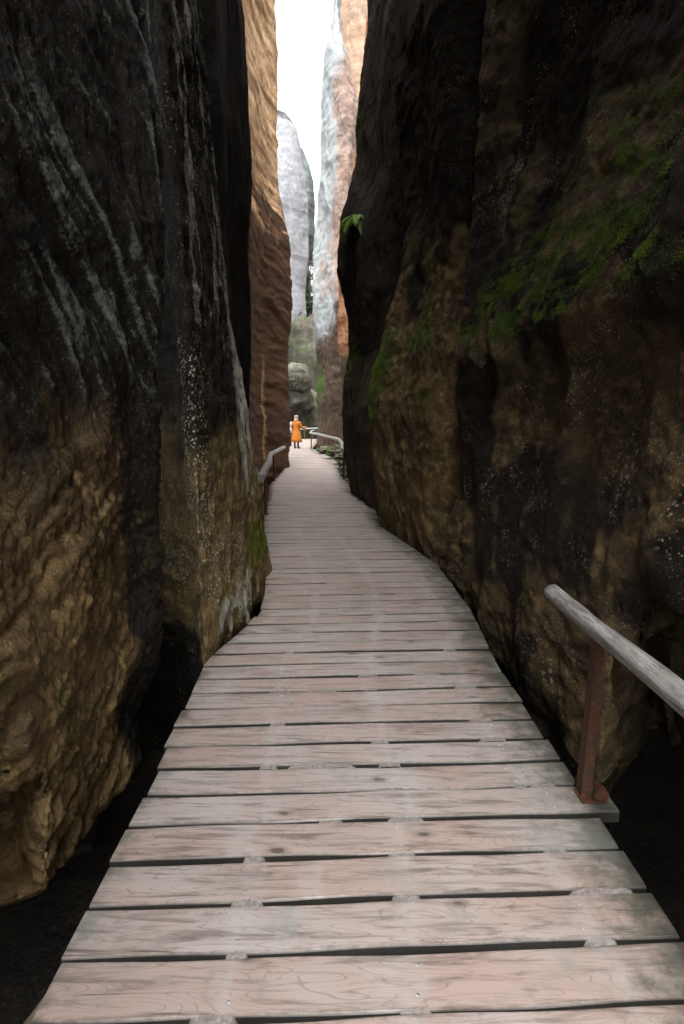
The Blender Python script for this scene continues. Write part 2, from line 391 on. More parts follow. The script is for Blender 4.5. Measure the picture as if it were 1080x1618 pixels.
o, L2 = rock('rock_buttress', rails, [2,6,14,40,46,46,40,14,6,3], Z(-1.6,5,14,380,30), M['butt'], LAY2, m_l2)
tag(o, 'lichen-spotted grey-green rock buttress with a pale crusty patch low beside the deck', 'rock buttress')

# LEFT 3 : black narrow pillar behind the buttress
S3 = [W(x,y,8.6) for x,y in [(379,-80),(382,0),(387,30),(391,150),(393,300),(394,400),(396,480),(399,560),(398,600),(394,640),(393,700)]]
S3b = [(-2,-1.45,8.6),(0,-1.4,8.6)]+S3+[(11,-2.2,8.6),(16,-4,8.6)]  # unseen top leans outward, opened for light on the deck
rails = [[(-2,-4.5,6.5),(30,-4.5,6.5)],[(-2,-1.9,6.7),(30,-2.4,6.7)],[(-2,-1.5,7.2),(5,-1.45,7.2),(30,-2.4,7.2)],
 [(z, x-.12, 7.9) for z,x,_ in S3b], S3b, [(-2,-1.9,9.2),(30,-2.5,9.2)], [(-2,-4.5,9.6),(30,-4.5,9.6)]]
def m_l3(P,N,r):
    z=P[:,2]; return dict(pale=sst(z,.8,1.6)*sst(z,3.4,2.2)*sst(P[:,1],8.0,8.5)*.7*sst(fbm(P*3,3),-.4,.5))
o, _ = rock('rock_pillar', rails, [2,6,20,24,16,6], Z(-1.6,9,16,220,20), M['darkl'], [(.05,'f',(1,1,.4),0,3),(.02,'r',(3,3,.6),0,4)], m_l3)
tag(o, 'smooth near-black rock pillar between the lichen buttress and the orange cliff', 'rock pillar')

# LEFT 4 : tall orange cliff
S4 = [W(x,y,18.5) for x,y in [(428,-160),(433,0),(434,60),(438,110),(440,200),(443,300),(447,345),(455,388),(458,430),(459,500),(457,560),(457,640),(457,700),(455,738)]]
S4b = [(-2,-1.75,18.5)]+S4+[(19,-2.8,18.5),(40,-9,18.5)]  # upper end splayed out of view to admit more light
rails = [[(-2,-7,9.8),(40,-7,9.8)],[(-2,-2.9,10),(40,-4,10)],[(-2,-2.3,11),(3,-2.2,11),(10,-2.5,11),(22,-3.4,11),(40,-9,11)],
 [(-2,-2.5,13.5),(3,-2.5,13.5),(6,-2.5,13.5),(14,-2.5,13.5),(22,-3.4,13.5),(40,-9,13.5)],
 [(-2,-2.4,16),(4,-2.4,16),(6,-2.3,16),(14,-2.4,16),(22,-3.4,16),(40,-9,16)],
 [(-2,-2.35,16.9),(2.5,-2.3,16.9),(6,-2.15,16.9),(14,-2.3,16.9),(22,-3.4,16.9),(40,-9,16.9)],
 [(z, x-.14, 17.7) for z,x,_ in S4b], S4b, [(-2,-2.2,19.3),(40,-4,19.3)], [(-2,-7,20.5),(40,-7,20.5)]]
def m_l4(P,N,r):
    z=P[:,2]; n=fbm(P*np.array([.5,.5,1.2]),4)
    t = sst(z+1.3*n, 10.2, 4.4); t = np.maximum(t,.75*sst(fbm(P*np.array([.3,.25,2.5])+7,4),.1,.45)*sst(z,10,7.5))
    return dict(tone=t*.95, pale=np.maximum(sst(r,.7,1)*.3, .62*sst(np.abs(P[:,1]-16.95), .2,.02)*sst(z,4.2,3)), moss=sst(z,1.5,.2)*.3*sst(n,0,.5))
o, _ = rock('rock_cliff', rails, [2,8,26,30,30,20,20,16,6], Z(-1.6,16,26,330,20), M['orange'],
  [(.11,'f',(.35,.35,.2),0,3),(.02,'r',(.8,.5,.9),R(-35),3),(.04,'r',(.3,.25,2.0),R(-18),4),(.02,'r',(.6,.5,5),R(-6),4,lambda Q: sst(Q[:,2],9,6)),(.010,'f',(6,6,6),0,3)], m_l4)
tag(o, 'tall orange sandstone cliff on the left with dark brown foot behind the bent log rail', 'cliff')

# RIGHT 1 : the big near wall with moss ledge and hollow at its foot
prof = [(-2,1.35),(-.8,1.30),(-.1,1.17),(.4,1.20),(.9,1.27),(1.4,1.36),(1.8,1.36),(2.1,1.27),(2.35,1.30),(2.9,1.46),(3.6,1.55),(4.6,1.5),(5.6,1.4),(7,1.0),(9,.7),(30,.6)]  # above the view it closes in, shaped to cut light on the deck
def r1(Y, dx, f=1.0): return [(z, (x-1.3)*f+1.3+dx, Y) for z, x in prof]
def r1u(Y, dx): return [(-2,3.2,Y+2.5),(-.6,2.6,Y+1.8),(-.42,1.5,Y+.4),(-.28,1.2+dx,Y)]+[(z, x+dx, Y) for z, x in prof if z > 0]
def r1c(Y, dx, zc):
    return [(-2,4.4,Y+5),(zc-.5,3.9,Y+4.4),(zc-.2,2.8,Y+2.9),(zc-.05,1.75,Y+1),(zc+.06,1.38,Y+.1)]+[(z, x+dx, Y) for z, x in prof if z > zc+.3]
rails = [[(-2,5,5.75),(30,5,5.75)],[(-2,2.2,5.72),(30,2.4,5.72)],[(-2,1.35,5.66),(5,1.45,5.66),(30,2,5.7)],
 [(-2,1.2,5.4),(-.3,1.08,5.4),(0.3,1.04,5.4),(1,1.10,5.4),(2,1.08,5.4),(3,1.14,5.4),(4.5,1.18,5.4),(10,1.5,5.4),(30,2,5.4)],
 r1(4.8,-.09,.8), r1(4.0,-.02), r1(3.2,.02), r1u(2.72,.02), r1u(2.5,.03), r1c(2.36,.03,.40), r1c(2.1,.05,.68), r1c(1.5,.05,.9), r1c(.6,.05,.95), r1c(-1.5,.1,.95), [(-2,4.2,-3.5),(30,4.2,-3.5)], [(-2,5,-4),(30,5,-4)]]
def m_r1(P,N,r):
    y,z=P[:,1],P[:,2]; n=fbm(warp(P,1.4,.5)*1.2,4)
    zl = z-.10*(y-3.5)*0
    band = sst(zl+.3*n, 1.7, 2.2)*sst(zl+.5*n, 3.4, 2.5)*sst(y,2.2,2.9)
    streaks = sst(fbm(warp(P,2,.15)*np.array([2.5,2.2,10]),5), -.6, .45)
    moss = band*streaks*1.0*sst(y,5.6,4.8)*sst(N[:,2],-.3,.2)
    moss = np.maximum(moss, sst(fbm(P*np.array([1,1,3])+50,4),.15,.6)*.4*sst(z,4.2,3)*sst(z,1.7,2.2))
    tone = np.maximum(.8*sst(n,-.4,.3), .9*sst(z+.5*n,2.6,3.5)*sst(y,5.0,4.2))  # dimness of the upper wall painted into the tone
    tone = tone*(1-.8*sst(z+.2*n,1.05,.75)*sst(y,4.2,5.2))        # browner rock low near the crack
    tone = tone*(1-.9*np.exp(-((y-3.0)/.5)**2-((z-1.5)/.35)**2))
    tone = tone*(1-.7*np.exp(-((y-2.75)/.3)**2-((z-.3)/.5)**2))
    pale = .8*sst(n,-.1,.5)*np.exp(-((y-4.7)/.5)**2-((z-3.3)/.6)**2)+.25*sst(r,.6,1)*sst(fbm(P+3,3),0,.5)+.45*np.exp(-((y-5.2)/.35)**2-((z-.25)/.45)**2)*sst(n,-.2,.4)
    return dict(tone=tone, moss=moss, pale=pale)
LAYR = [(.10,'f',(.8,1.3,.35),0,3),(.022,'r',(1.6,1.3,2.2),R(20),4),(.008,'r',(4,4,6),R(30),4),(.006,'f',(18,16,18),0,4)]
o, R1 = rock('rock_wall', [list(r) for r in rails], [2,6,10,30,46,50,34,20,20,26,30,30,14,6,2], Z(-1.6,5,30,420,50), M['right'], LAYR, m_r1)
tag(o, 'dark rock wall on the right with a bright mossy ledge, behind the near handrail', 'rock wall')

# RIGHT 2 : rounded buttress with tapering lit foot
S = [W(x,y,8.2) for x,y in [(622,-60),(622,0),(626,150),(636,300),(640,380),(624,470),(605,540),(592,590),(585,640),(588,700),(592,760),(597,800),(600,818)]]
Sb = [(-2,.75,8.2),(-.3,.66,8.2)]+S+[(9,1.6,8.2),(14,3.4,8.2)]  # top beyond view cut low and flared to light the walkway
M2 = [W(x,y,7.1) for x,y in [(664,0),(672,300),(668,450),(640,560),(630,640),(634,760),(644,845)]]
M2b = [(-2,.95,7.1),(-.4,.88,7.1)]+M2+[(9,1.6,7.1),(14,3.4,7.1)]
N2_ = [W(x,y,6.15) for x,y in [(696,0),(712,300),(706,450),(692,560),(686,640),(692,760),(694,820),(690,866)]]
N2b = [(-2,1.2,6.15),(-.4,1.1,6.15)]+N2_+[(9,1.6,6.15),(14,3.4,6.15)]
rails = [[(-2,5,8.7),(30,5,8.7)],[(-2,2.2,8.7),(30,2.6,8.7)],[(-2,1.15,8.6),(4,1.15,8.6),(30,2.2,8.6)],Sb,M2b,N2b,
 [(-2,1.4,5.9),(4,1.38,5.9),(30,2.2,5.9)],[(-2,2.2,5.82),(30,2.5,5.82)],[(-2,5,5.82),(30,5,5.82)]]
rails = rails[::1]
def m_r2(P,N,r):
    y,z=P[:,1],P[:,2]; n=fbm(P*1.3,4)
    moss = .8*sst(z+.4*n,1.6,2.1)*sst(z+.5*n,3.0,2.3)*sst(fbm(P*np.array([2,2,3]),4),-.3,.4)+.7*sst(y,7.4,8.0)*sst(z,1.2,1.6)*sst(z,2.6,2.1)
    tone = .9*sst(z+.5*n,2.7,4.2)+.4*sst(n,0,.5)  # dark upper part is shade put into the colour
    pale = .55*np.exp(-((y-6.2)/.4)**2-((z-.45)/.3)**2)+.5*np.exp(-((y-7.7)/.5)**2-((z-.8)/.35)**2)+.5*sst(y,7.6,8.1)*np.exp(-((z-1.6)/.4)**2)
    return dict(tone=tone,moss=moss,pale=pale)
o, R2 = rock('rock_buttress', rails, [2,6,12,44,46,24,8,6,2], Z(-1.6,6,14,340,24), M['rmid'],
  [(.05,'f',(1,1,.8),0,3),(.02,'r',(2,2,3),R(10),4),(.012,'r',(5,5,2),0,4),(.005,'f',(16,16,16),0,3)], m_r2)
tag(o, 'rounded brown rock buttress with mossy shoulder, right of the deck where it narrows', 'rock buttress')

# RIGHT 3 : dark overhanging rock, its profile cuts the sky gap
S = [W(x,y,12) for x,y in [(582,-100),(580,0),(579,60),(572,120),(566,160),(563,250),(560,282),(546,318),(538,345),(533,395),(534,430),(545,480),(550,505),(552,560),(545,592),(540,622),(541,660),(546,710),(552,755),(556,774)]]
Sb = [(-2,.3,12),(-.2,.24,12)]+S+[(11.5,1.4,12),(17,3.4,12)]  # unseen head of the outcrop flared outward for light below
A = [W(x,y,10.9) for x,y in [(600,0),(596,150),(590,280),(575,330),(566,400),(570,480),(578,560),(566,610),(560,680),(566,750),(571,783)]]
Ab = [(-2,.45,10.9),(-.2,.4,10.9)]+A+[(11,1.5,10.9),(17,3.4,10.9)]
B = [W(x,y,9.7) for x,y in [(618,0),(620,200),(622,400),(614,560),(586,640),(584,740),(590,793)]]
Bb = [(-2,.6,9.7)]+B+[(10.5,1.6,9.7),(17,3.4,9.7)]
rails = [[(-2,5,14),(30,5,14)],[(-2,1.6,13.2),(5,1.6,13.2),(30,2.5,13.2)],[(z,x+.35,12.6) for z,x,_ in Sb],Sb,Ab,Bb,
 [(-2,1.1,9.1),(30,2.1,9.1)],[(-2,2.2,8.95),(30,2.6,8.95)],[(-2,5,8.9),(30,5,8.9)]]
rails = rails[::1]
def m_r3(P,N,r):
    y,z=P[:,1],P[:,2]; n=fbm(P*1.1,4)
    moss = .85*sst(z,2.0,2.6)*sst(z+.3*n,3.5,2.9)*sst(y,10.8,11.6)+.6*sst(z,7,9)*sst(y,11,11.8)*sst(fbm(P*np.array([1,2,.5])+4,4),-.1,.4)
    moss = np.maximum(moss,.8*sst(z,6,6.4)*sst(z,7.6,7)*sst(y,11.3,11.8)*sst(n,-.4,.2))
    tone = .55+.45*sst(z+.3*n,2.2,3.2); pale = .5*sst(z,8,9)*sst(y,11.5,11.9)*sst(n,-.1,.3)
    return dict(tone=tone,moss=moss,pale=pale)
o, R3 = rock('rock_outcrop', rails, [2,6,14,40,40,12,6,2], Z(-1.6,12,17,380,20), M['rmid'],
  [(.05,'f',(1,1,.7),0,3),(.025,'r',(2,2,1),0,4),(.01,'f',(7,7,7),0,4)], m_r3)
tag(o, 'black overhanging rock outcrop on the right with a fern hanging on its jutting edge', 'rock outcrop')

# RIGHT 4 : slim orange-streaked pillar peeping out behind the outcrop
S = [W(x,y,26) for x,y in [(560,250),(546,330),(538,400),(533,432),(535,470),(533,500),(533,540),(538,580),(541,650),(544,700)]]
Sb = [(-2,.2,26)]+S+[(18,1.0,26),(25,3,26)]
rails = [[(-2,8,28),(25,8,28)],[(z,x+1,27.2) for z,x,_ in Sb],Sb,[(z,x+.35,25.6) for z,x,_ in Sb],[(-2,1.6,25.2),(14,1.9,25.2),(25,3,25.2)],[(-2,8,25.4),(25,8,25.4)]]
rails = rails[::1]
def m_r4(P,N,r):
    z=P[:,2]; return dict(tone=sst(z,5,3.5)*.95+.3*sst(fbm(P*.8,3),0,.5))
M['rust'] = rock_mat('rust_rock', (.18,.07,.03), (.30,.12,.05), (.36,.24,.16), (.4,.4,.38), tone=(.04,.026,.018), sc=.5, strata=.6)
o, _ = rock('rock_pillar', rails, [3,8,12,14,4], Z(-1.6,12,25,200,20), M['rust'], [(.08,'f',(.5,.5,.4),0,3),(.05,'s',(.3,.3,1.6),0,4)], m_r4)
tag(o, 'slim rust-orange rock pillar peeping out behind the black overhanging outcrop', 'rock pillar')

# RIGHT 5 : tall pink-grey tower
Ls = [W(x,y,37) for x,y in [(534,-14),(531,7),(523,37),(516,74),(513,99),(512,130),(508,200),(506,260),(503,320),(500,360),(499,400),(497,450),(496,500),(498,540),(503,580),(500,620),(502,660),(503,700)]]
Rs = [W(x,y,37) for x,y in [(536,-14),(536,15),(540,64),(553,111),(565,168),(575,230),(590,400),(600,700)]]
Lb = [(-2,-1.55,37)]+Ls; Rb = [(-2,2.5,37)]+Rs
ztop = Ls[0][0]
zz = np.linspace(-2, ztop, 40)
def mid(f, Y, dx=0): return [(z, at(Lb,z,1)*(1-f)+at(Rb,z,1)*f+dx, Y-(2.0 if Y<37 else -3)*(1-abs(2*f-1))*sst(np.array(z),ztop+1,ztop-14)) for z in zz]
rails = [mid(1,37.2), mid(.8,39), mid(.3,40), mid(0,37.2), mid(.15,36.6), mid(.38,36.2), mid(.6,36.0), mid(.85,36.4), mid(1,37)]
def m_r5(P,N,r):
    x,z=P[:,0],P[:,2]; n=fbm(P*np.array([.6,.6,.4]),4)
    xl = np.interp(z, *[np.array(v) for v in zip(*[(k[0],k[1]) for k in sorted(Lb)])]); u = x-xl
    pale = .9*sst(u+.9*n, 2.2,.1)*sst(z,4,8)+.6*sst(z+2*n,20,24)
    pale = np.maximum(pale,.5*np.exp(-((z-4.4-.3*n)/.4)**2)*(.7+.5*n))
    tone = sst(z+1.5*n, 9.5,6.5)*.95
    moss = .5*np.exp(-((z-3.7)/.6)**2)*sst(u,.9,.1)*(.8+n)+.5*sst(z,9,5)*sst(u,.8,.3)
    return dict(tone=tone,pale=pale,moss=moss)
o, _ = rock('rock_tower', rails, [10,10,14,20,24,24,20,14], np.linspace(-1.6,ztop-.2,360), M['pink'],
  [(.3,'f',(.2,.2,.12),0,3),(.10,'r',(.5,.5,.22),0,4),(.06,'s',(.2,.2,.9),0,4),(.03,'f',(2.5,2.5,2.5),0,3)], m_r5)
tag(o, 'tall pink and grey rock tower tapering to a point right of the sky gap', 'rock tower')

# pink cliff behind the tower
rails = [[(-2,14,70),(60,14,70)],[(-2,1.2,66),(60,0.6,66)],[(-2,-.2,60),(44,-.3,60),(60,0,60)],[(-2,1.5,58.6),(60,1.5,58.6)],[(-2,5,58),(60,5,58)],[(-2,14,58),(60,14,58)]]
M['pink2'] = rock_mat('peach_rock', (.26,.18,.13), (.36,.235,.15), (.42,.30,.22), (.4,.33,.28), sc=.25, strata=.2, bump=.5)
o, _ = rock('rock_cliff', rails, [4,10,20,20,6], np.linspace(-1.6,58,220), M['pink2'], [(.4,'f',(.12,.12,.08),0,3),(.12,'r',(.4,.4,.2),0,4)])
tag(o, 'smooth peach coloured cliff high up behind the tapering pink tower', 'cliff')

# LEFT 5 : pale rounded pinnacle closing the gorge
Rt = [W(x,y,55) for x,y in [(420,166),(432,168),(444,173),(455,181),(468,202),(478,238),(485,275),(487,330),(487,385),(483,427),(480,463),(483,498),(482,526),(476,548),(470,600)]]
zt = Rt[0][0]; Rb = [(-2,-4.0,55)]+Rt; 
def p5(f, Y, dx=0, s=1): 
    return [(z, at(Rb,z,1)*f+(-8.5)*(1-f)+dx if z < zt-.4 else -6.4, Y) for z in np.linspace(-2, zt, 60)]
Lf = [(z, -11.5+3.6*float(sst(np.array(z),zt-7,zt)), 55.5) for z in np.linspace(-2,zt,30)]
def mid(A,B,f,dy): return [(z, at(A,z,1)*(1-f)+at(B,z,1)*f, 55+dy*float(sst(np.array(z),zt+.5,zt-8))) for z in np.linspace(-2,zt,50)]
rails = [mid(Rb,Lf,0,.2), mid(Rb,Lf,.2,3), mid(Rb,Lf,.8,3), mid(Rb,Lf,1,0), mid(Rb,Lf,.8,-2), mid(Rb,Lf,.4,-2.2), mid(Rb,Lf,.12,-1.2), mid(Rb,Lf,0,0)]
rails = rails[::-1]
rails = rails[::-1]
def m_l5(P,N,r):
    z=P[:,2]; n=fbm(P*.5,4)
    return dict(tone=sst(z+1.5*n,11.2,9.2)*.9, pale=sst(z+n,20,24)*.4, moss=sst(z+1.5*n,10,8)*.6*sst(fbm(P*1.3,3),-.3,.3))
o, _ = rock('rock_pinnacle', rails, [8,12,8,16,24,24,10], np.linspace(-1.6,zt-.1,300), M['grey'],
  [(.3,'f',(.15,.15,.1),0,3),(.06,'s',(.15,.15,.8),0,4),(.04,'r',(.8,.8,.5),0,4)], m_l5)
tag(o, 'pale grey round-topped rock pinnacle closing the gorge left of the sky gap', 'rock pinnacle')
# darker sliver beside it
Rt2 = [W(x,y,62) for x,y in [(474,235),(480,245),(487,266),(493,290),(496,320),(497,370),(495,396),(490,420),(489,469),(494,498),(500,560),(502,640)]]
zt2 = Rt2[0][0]; Rb = [(-2,-2.4,62)]+Rt2; Lf = [(-2,-10,62),(zt2-6,-9,62),(zt2,-4.6,62)]
def mid(A,B,f,dy): return [(z, at(A,z,1)*(1-f)+at(B,z,1)*f, 62+dy*float(sst(np.array(z),zt2+.5,zt2-8))) for z in np.linspace(-2,zt2,50)]
rails = [mid(Rb,Lf,0,.2), mid(Rb,Lf,.3,3), mid(Rb,Lf,1,0), mid(Rb,Lf,.4,-2.0), mid(Rb,Lf,.1,-1.2), mid(Rb,Lf,0,0)]
M['teal'] = rock_mat('teal_rock', (.07,.09,.085), (.11,.135,.13), (.16,.18,.17), (.27,.29,.29), tone=(.012,.02,.012), sc=.3, strata=.3, moss=(.03,.06,.03))
def m_l6(P,N,r):
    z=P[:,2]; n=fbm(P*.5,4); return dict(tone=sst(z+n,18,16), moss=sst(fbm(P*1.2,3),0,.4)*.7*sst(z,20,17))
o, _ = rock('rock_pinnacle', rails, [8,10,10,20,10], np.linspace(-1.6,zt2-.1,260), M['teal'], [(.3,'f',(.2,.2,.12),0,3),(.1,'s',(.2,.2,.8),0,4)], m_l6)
tag(o, 'darker green-grey rock pinnacle just behind the pale round-topped one', 'rock pinnacle')

# mossy mounds and boulders at the bend
def boulder(name, c, r, mat, amp, fr, seed, masks, flat=None, n=90):
    u = np.linspace(0, 2*np.pi, n, endpoint=False); v = np.linspace(-np.pi/2, np.pi/2, n//2+1)[1:-1]
    U, Vv = np.meshgrid(u, v, indexing='ij')
    D = np.stack([np.cos(U)*np.cos(Vv), np.sin(U)*np.cos(Vv), np.sin(Vv)], -1).reshape(-1,3)
    D = np.vstack([D, [[0,0,-1],[0,0,1]]])
    S = D*np.array(r); e = 1+amp*fbm(D*fr+seed,4)
    S = np.sign(D)*np.abs(D)**.85*np.array(r)*e[:,None]
    if flat: S = flat(S)
    nz = len(v); idx = np.arange(n*nz).reshape(n,nz)
    F = [ (int(idx[i,j]),int(idx[(i+1)%n,j]),int(idx[(i+1)%n,j+1]),int(idx[i,j+1])) for i in range(n) for j in range(nz-1)]
    F += [(int(idx[(i+1)%n,0]),int(idx[i,0]),n*nz) for i in range(n)]+[(int(idx[i,-1]),int(idx[(i+1)%n,-1]),n*nz+1) for i in range(n)]
    P = S+np.array(c); Nn = S/np.array(r)**2; Nn /= np.linalg.norm(Nn,axis=1)[:,None]
    at_ = {'ridge': np.full(len(P),.5), 'moss': np.zeros(len(P)), 'pale': np.zeros(len(P)), 'tone': np.zeros(len(P))}
    if masks:
        for k,v_ in masks(P,Nn,None).items(): at_[k] = np.clip(v_,0,1)
    o = mesh_np(name, S, F, mat, attrs=at_); o.location = c
    return o
def mk(p, t, m): return lambda P,N,r: dict(pale=p*sst(N[:,2],.1,.7)*sst(fbm(P*1.5,3),-.5,.2), tone=np.full(len(P),t)+.3*fbm(P*.8,3), moss=m*sst(fbm(P*1.1+8,4),-.2,.5))
def wp(px,py,Y): z,x,y=W(px,py,Y); return (x,y,z)
o = boulder('boulder', wp(468,598,47), (1.15,1.2,1.2), M['mound'], .12, 1.6, 3, mk(.55,.1,.3)); tag(o,'round pale grey boulder resting on the wedge rock above the two people','boulder')
o = boulder('boulder', wp(466,632,48), (1.5,1.6,1.35), M['mound'], .15, 1.5, 9, mk(.5,.45,.5)); tag(o,'dark layered wedge boulder under the round pale one','boulder')
o = boulder('boulder', wp(489,668,50), (1.6,1.8,2.6), M['mound'], .2, 1.7, 14, mk(.3,.4,.8)); tag(o,'mossy rock leaning behind the far handrail','boulder')
o = boulder('boulder', wp(470,690,52), (2.6,1.5,2.9), M['mound'], .2, 1.4, 24, mk(.1,.95,.6)); tag(o,'low dark mossy rock behind the head of the orange-coated woman','boulder')
o = boulder('boulder', wp(482,575,54.5), (2.6,1.8,4.2), M['mound'], .22, 1.6, 33, mk(.3,.5,.8)); tag(o,'tall green mossy mound filling the foot of the sky gap','boulder')

# ---------------------------------------------------------------- boardwalk
def wood_mat(name, base1, base2, dark, scale=1.0, world=False):
    b = NB(name); v = b.coord((1,1,1), world=True)
    rn = b.attr('rnd'); 
    off = b.n('ShaderNodeCombineXYZ'); b.l(b.math('MULTIPLY', rn, 37.), off.inputs[0]); b.l(b.math('MULTIPLY', rn, 91.), off.inputs[2])
    add = b.n('ShaderNodeVectorMath', operation='ADD'); b.l(v, add.inputs[0]); b.l(off.outputs[0], add.inputs[1])
    mp = b.n('ShaderNodeMapping'); mp.inputs['Scale'].default_value = (1.6,16,1); b.l(add.outputs[0], mp.inputs[0])
    mp2 = b.n('ShaderNodeMapping'); mp2.inputs['Scale'].default_value = (1.0,6.5,1); b.l(add.outputs[0], mp2.inputs[0])
    gr = b.noise(mp.outputs[0], 2.2, 8, .68, .7); big = b.noise(add.outputs[0], 2.0, 5, .6); fine = b.noise(mp.outputs[0], 14, 5, .7)
    # growth rings bending round knots
    rg = b.n('ShaderNodeTexNoise'); rg.inputs['Scale'].default_value = 1.3; rg.inputs['Detail'].default_value = 1.5; b.l(mp2.outputs[0], rg.inputs['Vector'])
    ring = b.math('ABSOLUTE', b.math('SINE', b.math('MULTIPLY', rg.outputs['Fac'], 110.)))
    c = b.mix(b.rng(b.math('ADD', big, b.math('MULTIPLY', b.math('SUBTRACT', rn, .5), .14)), .33, .67), base1, base2)
    c = b.mix(b.math('MULTIPLY', b.rng(gr, .46, .68), .7), c, dark)
    c = b.mix(b.math('MULTIPLY', b.rng(ring, .3, .0), .38), c, dark)
    ck = b.n('ShaderNodeMapping'); ck.inputs['Scale'].default_value = (1.3,55,1); b.l(add.outputs[0], ck.inputs[0]); cr = b.noise(ck.outputs[0], 1.5, 3, .5)
    crk = b.rng(cr, .66, .71); c = b.mix(b.math('MULTIPLY', crk, .8), c, (.03,.022,.018))
    c = b.mix(b.math('MULTIPLY', b.rng(b.noise(add.outputs[0], 7, 5, .65), .56, .72), .45), c, (.15,.165,.155))
    # knots
    kv = b.n('ShaderNodeMapping'); kv.inputs['Scale'].default_value = (3.2,7,1); b.l(add.outputs[0], kv.inputs[0])
    kd = b.voro(kv.outputs[0], 1.0)
    c = b.mix(b.math('MULTIPLY', b.rng(kd, .10, .06), .85), c, (.06,.045,.035)); c = b.mix(b.math('MULTIPLY', b.rng(kd, .2, .08), .4), c, dark)
    # mossy dirt growing in from the ends and edges
    e = b.attr('enddist'); en = b.noise(v, 9, 6, .7)
    ef = b.rng(b.math('ADD', e, b.math('MULTIPLY', b.math('SUBTRACT', en, .5), .9)), .30, -.05)
    c = b.mix(b.math('MULTIPLY', ef, .92), c, (.05,.055,.04))
    jj = b.rng(b.math('ADD', b.attr('joist'), b.math('MULTIPLY', b.math('SUBTRACT', b.noise(v,16,6,.7), .5), 1.6)), .55, 1.1); c = b.mix(b.math('MULTIPLY', jj, .35), c, (.36,.355,.345))
    wn = b.noise(v, 1.7, 5, .7); c = b.mix(b.math('MULTIPLY', b.rng(wn, .52, .64), .4), c, (.19,.195,.18))
    eg = b.rng(b.math('ADD', b.attr('edge'), b.math('MULTIPLY', b.math('SUBTRACT', b.noise(v,22,6,.75), .5), 1.5)), .6, 1.3); c = b.mix(b.math('MULTIPLY', eg, .6), c, (.07,.06,.05))
    sf = b.attr('side'); c = b.mix(b.math('MULTIPLY', sf, .93), c, (.022,.022,.019))  # dirty wet plank sides, darkened so the gaps read as shade
    nor = b.bump(gr, .35, .004); nor = b.bump(fine, .3, .002, nor); nor = b.bump(b.rng(ring,.3,0), .15, .0015, nor)
    ro = b.rng(big, .3, .7, .38, .68)
    return b.fin(c, ro, nor, .45)
M['deck'] = wood_mat('deck_wood', (.32,.245,.22), (.33,.30,.285), (.075,.055,.045))
Lpx = [(55,1590),(103,1497),(145,1415),(180,1350),(210,1295),(240,1240),(270,1165),(300,1100),(325,1045),(355,1018),(385,993),(410,968),(418,940),(420,900),(419,870),(417,820),(425,782),(425,768),(433,758),(444,747),(455,735)]
Rpx = [(1062,1465),(1010,1390),(970,1325),(938,1280),(905,1228),(880,1190),(855,1153),(830,1115),(805,1080),(785,1050),(770,1020),(757,990),(740,960),(715,925),(690,893),(670,878),(640,858),(612,838),(598,820),(590,800),(575,786),(560,776),(546,762),(540,749),(535,733),(522,722),(507,714),(493,709),(497,704),(506,695)]
Lg = sorted([G(*p)[::-1] for p in Lpx]); Rg = sorted([G(*p)[::-1] for p in Rpx])
Lg = [(-2,-.93),(1,-.93)]+Lg+[(24,-2.6),(30,-3.6),(44,-4.6),(60,-5)]; Rg = [(-2,1.0),(1,1.0)]+Rg+[(60,-1.5)]
xl = lambda y: np.interp(y, [p[0] for p in Lg], [p[1] for p in Lg]); xr = lambda y: np.interp(y, [p[0] for p in Rg], [p[1] for p in Rg])
V=[];Fc=[];A_r=[];A_e=[];A_s=[];A_j=[];A_g=[]
def plank(yc, wd, x0, x1, slope, zt, rnd, ea=0, eb=0):
    nseg = 30 if yc < 9 else 5
    th = .045; prof = [(-wd/2,-th),(-wd/2,-.005),(-wd/2+.005,0),(-wd/2+.028,.0008),(wd/2-.028,.0008),(wd/2-.005,0),(wd/2,-.005),(wd/2,-th)]
    b0 = len(V); ph = random.random()*50; jx=[x0+(x1-x0)*f+random.uniform(-.03,.03) for f in jf+[random.random()]]
    tw = random.uniform(-.003,.003)
    for i in range(nseg+1):
        t = i/nseg; x = x0+(x1-x0)*t
        ka = (1-t)*ea; kb = t*eb
        wob = .004*math.sin(ph+x*2.1)+.002*math.sin(ph*2+x*7)
        for k,(dy,dz) in enumerate(prof):
            V.append((x+(ka+kb)*dy, yc+dy+slope*x+wob+(.002*math.sin(ph+x*11+k) if yc<6 else 0), zt+dz+tw*(t-.5)+.0015*math.sin(ph+x*3)))
            A_r.append(rnd); A_e.append(min((x1-x)*(1.0), (x-x0)*2.2+.12)); A_s.append(1. if dz<-.004 else .0); A_g.append(0. if dz>0 else 1.); A_j.append(max(math.exp(-((x-q)/.07)**2) for q in jx))
    for i in range(nseg):
        for k in range(7):
            a=b0+i*8+k; Fc.append((a,a+8,a+9,a+1))
        a=b0+i*8; Fc.append((a+7,a+15,a+8,a))
    Fc.append(tuple(b0+k for k in range(8))); Fc.append(tuple(b0+nseg*8+k for k in reversed(range(8))))
def disc(x,y,z,r,rn,n=8):
    b0=len(V); V.append((x,y,z+.0025)); A_r.append(rn);A_e.append(2);A_s.append(0)
    for i in range(n):
        a=i*2*math.pi/n; V.append((x+r*math.cos(a),y+r*math.sin(a),z+.0003)); A_r.append(rn);A_e.append(2);A_s.append(0)
    for i in range(n): Fc.append((b0,b0+1+i,b0+1+(i+1)%n))
PITCHW=.178; y=G(103,1497)[1]-PITCHW*18-.01
planks=[]; gaps=[]
jf=[.27,.56,.86]
slope_at = lambda y: .035+.02*min(1,max(0,(y-1.5)/3))
nails=[]
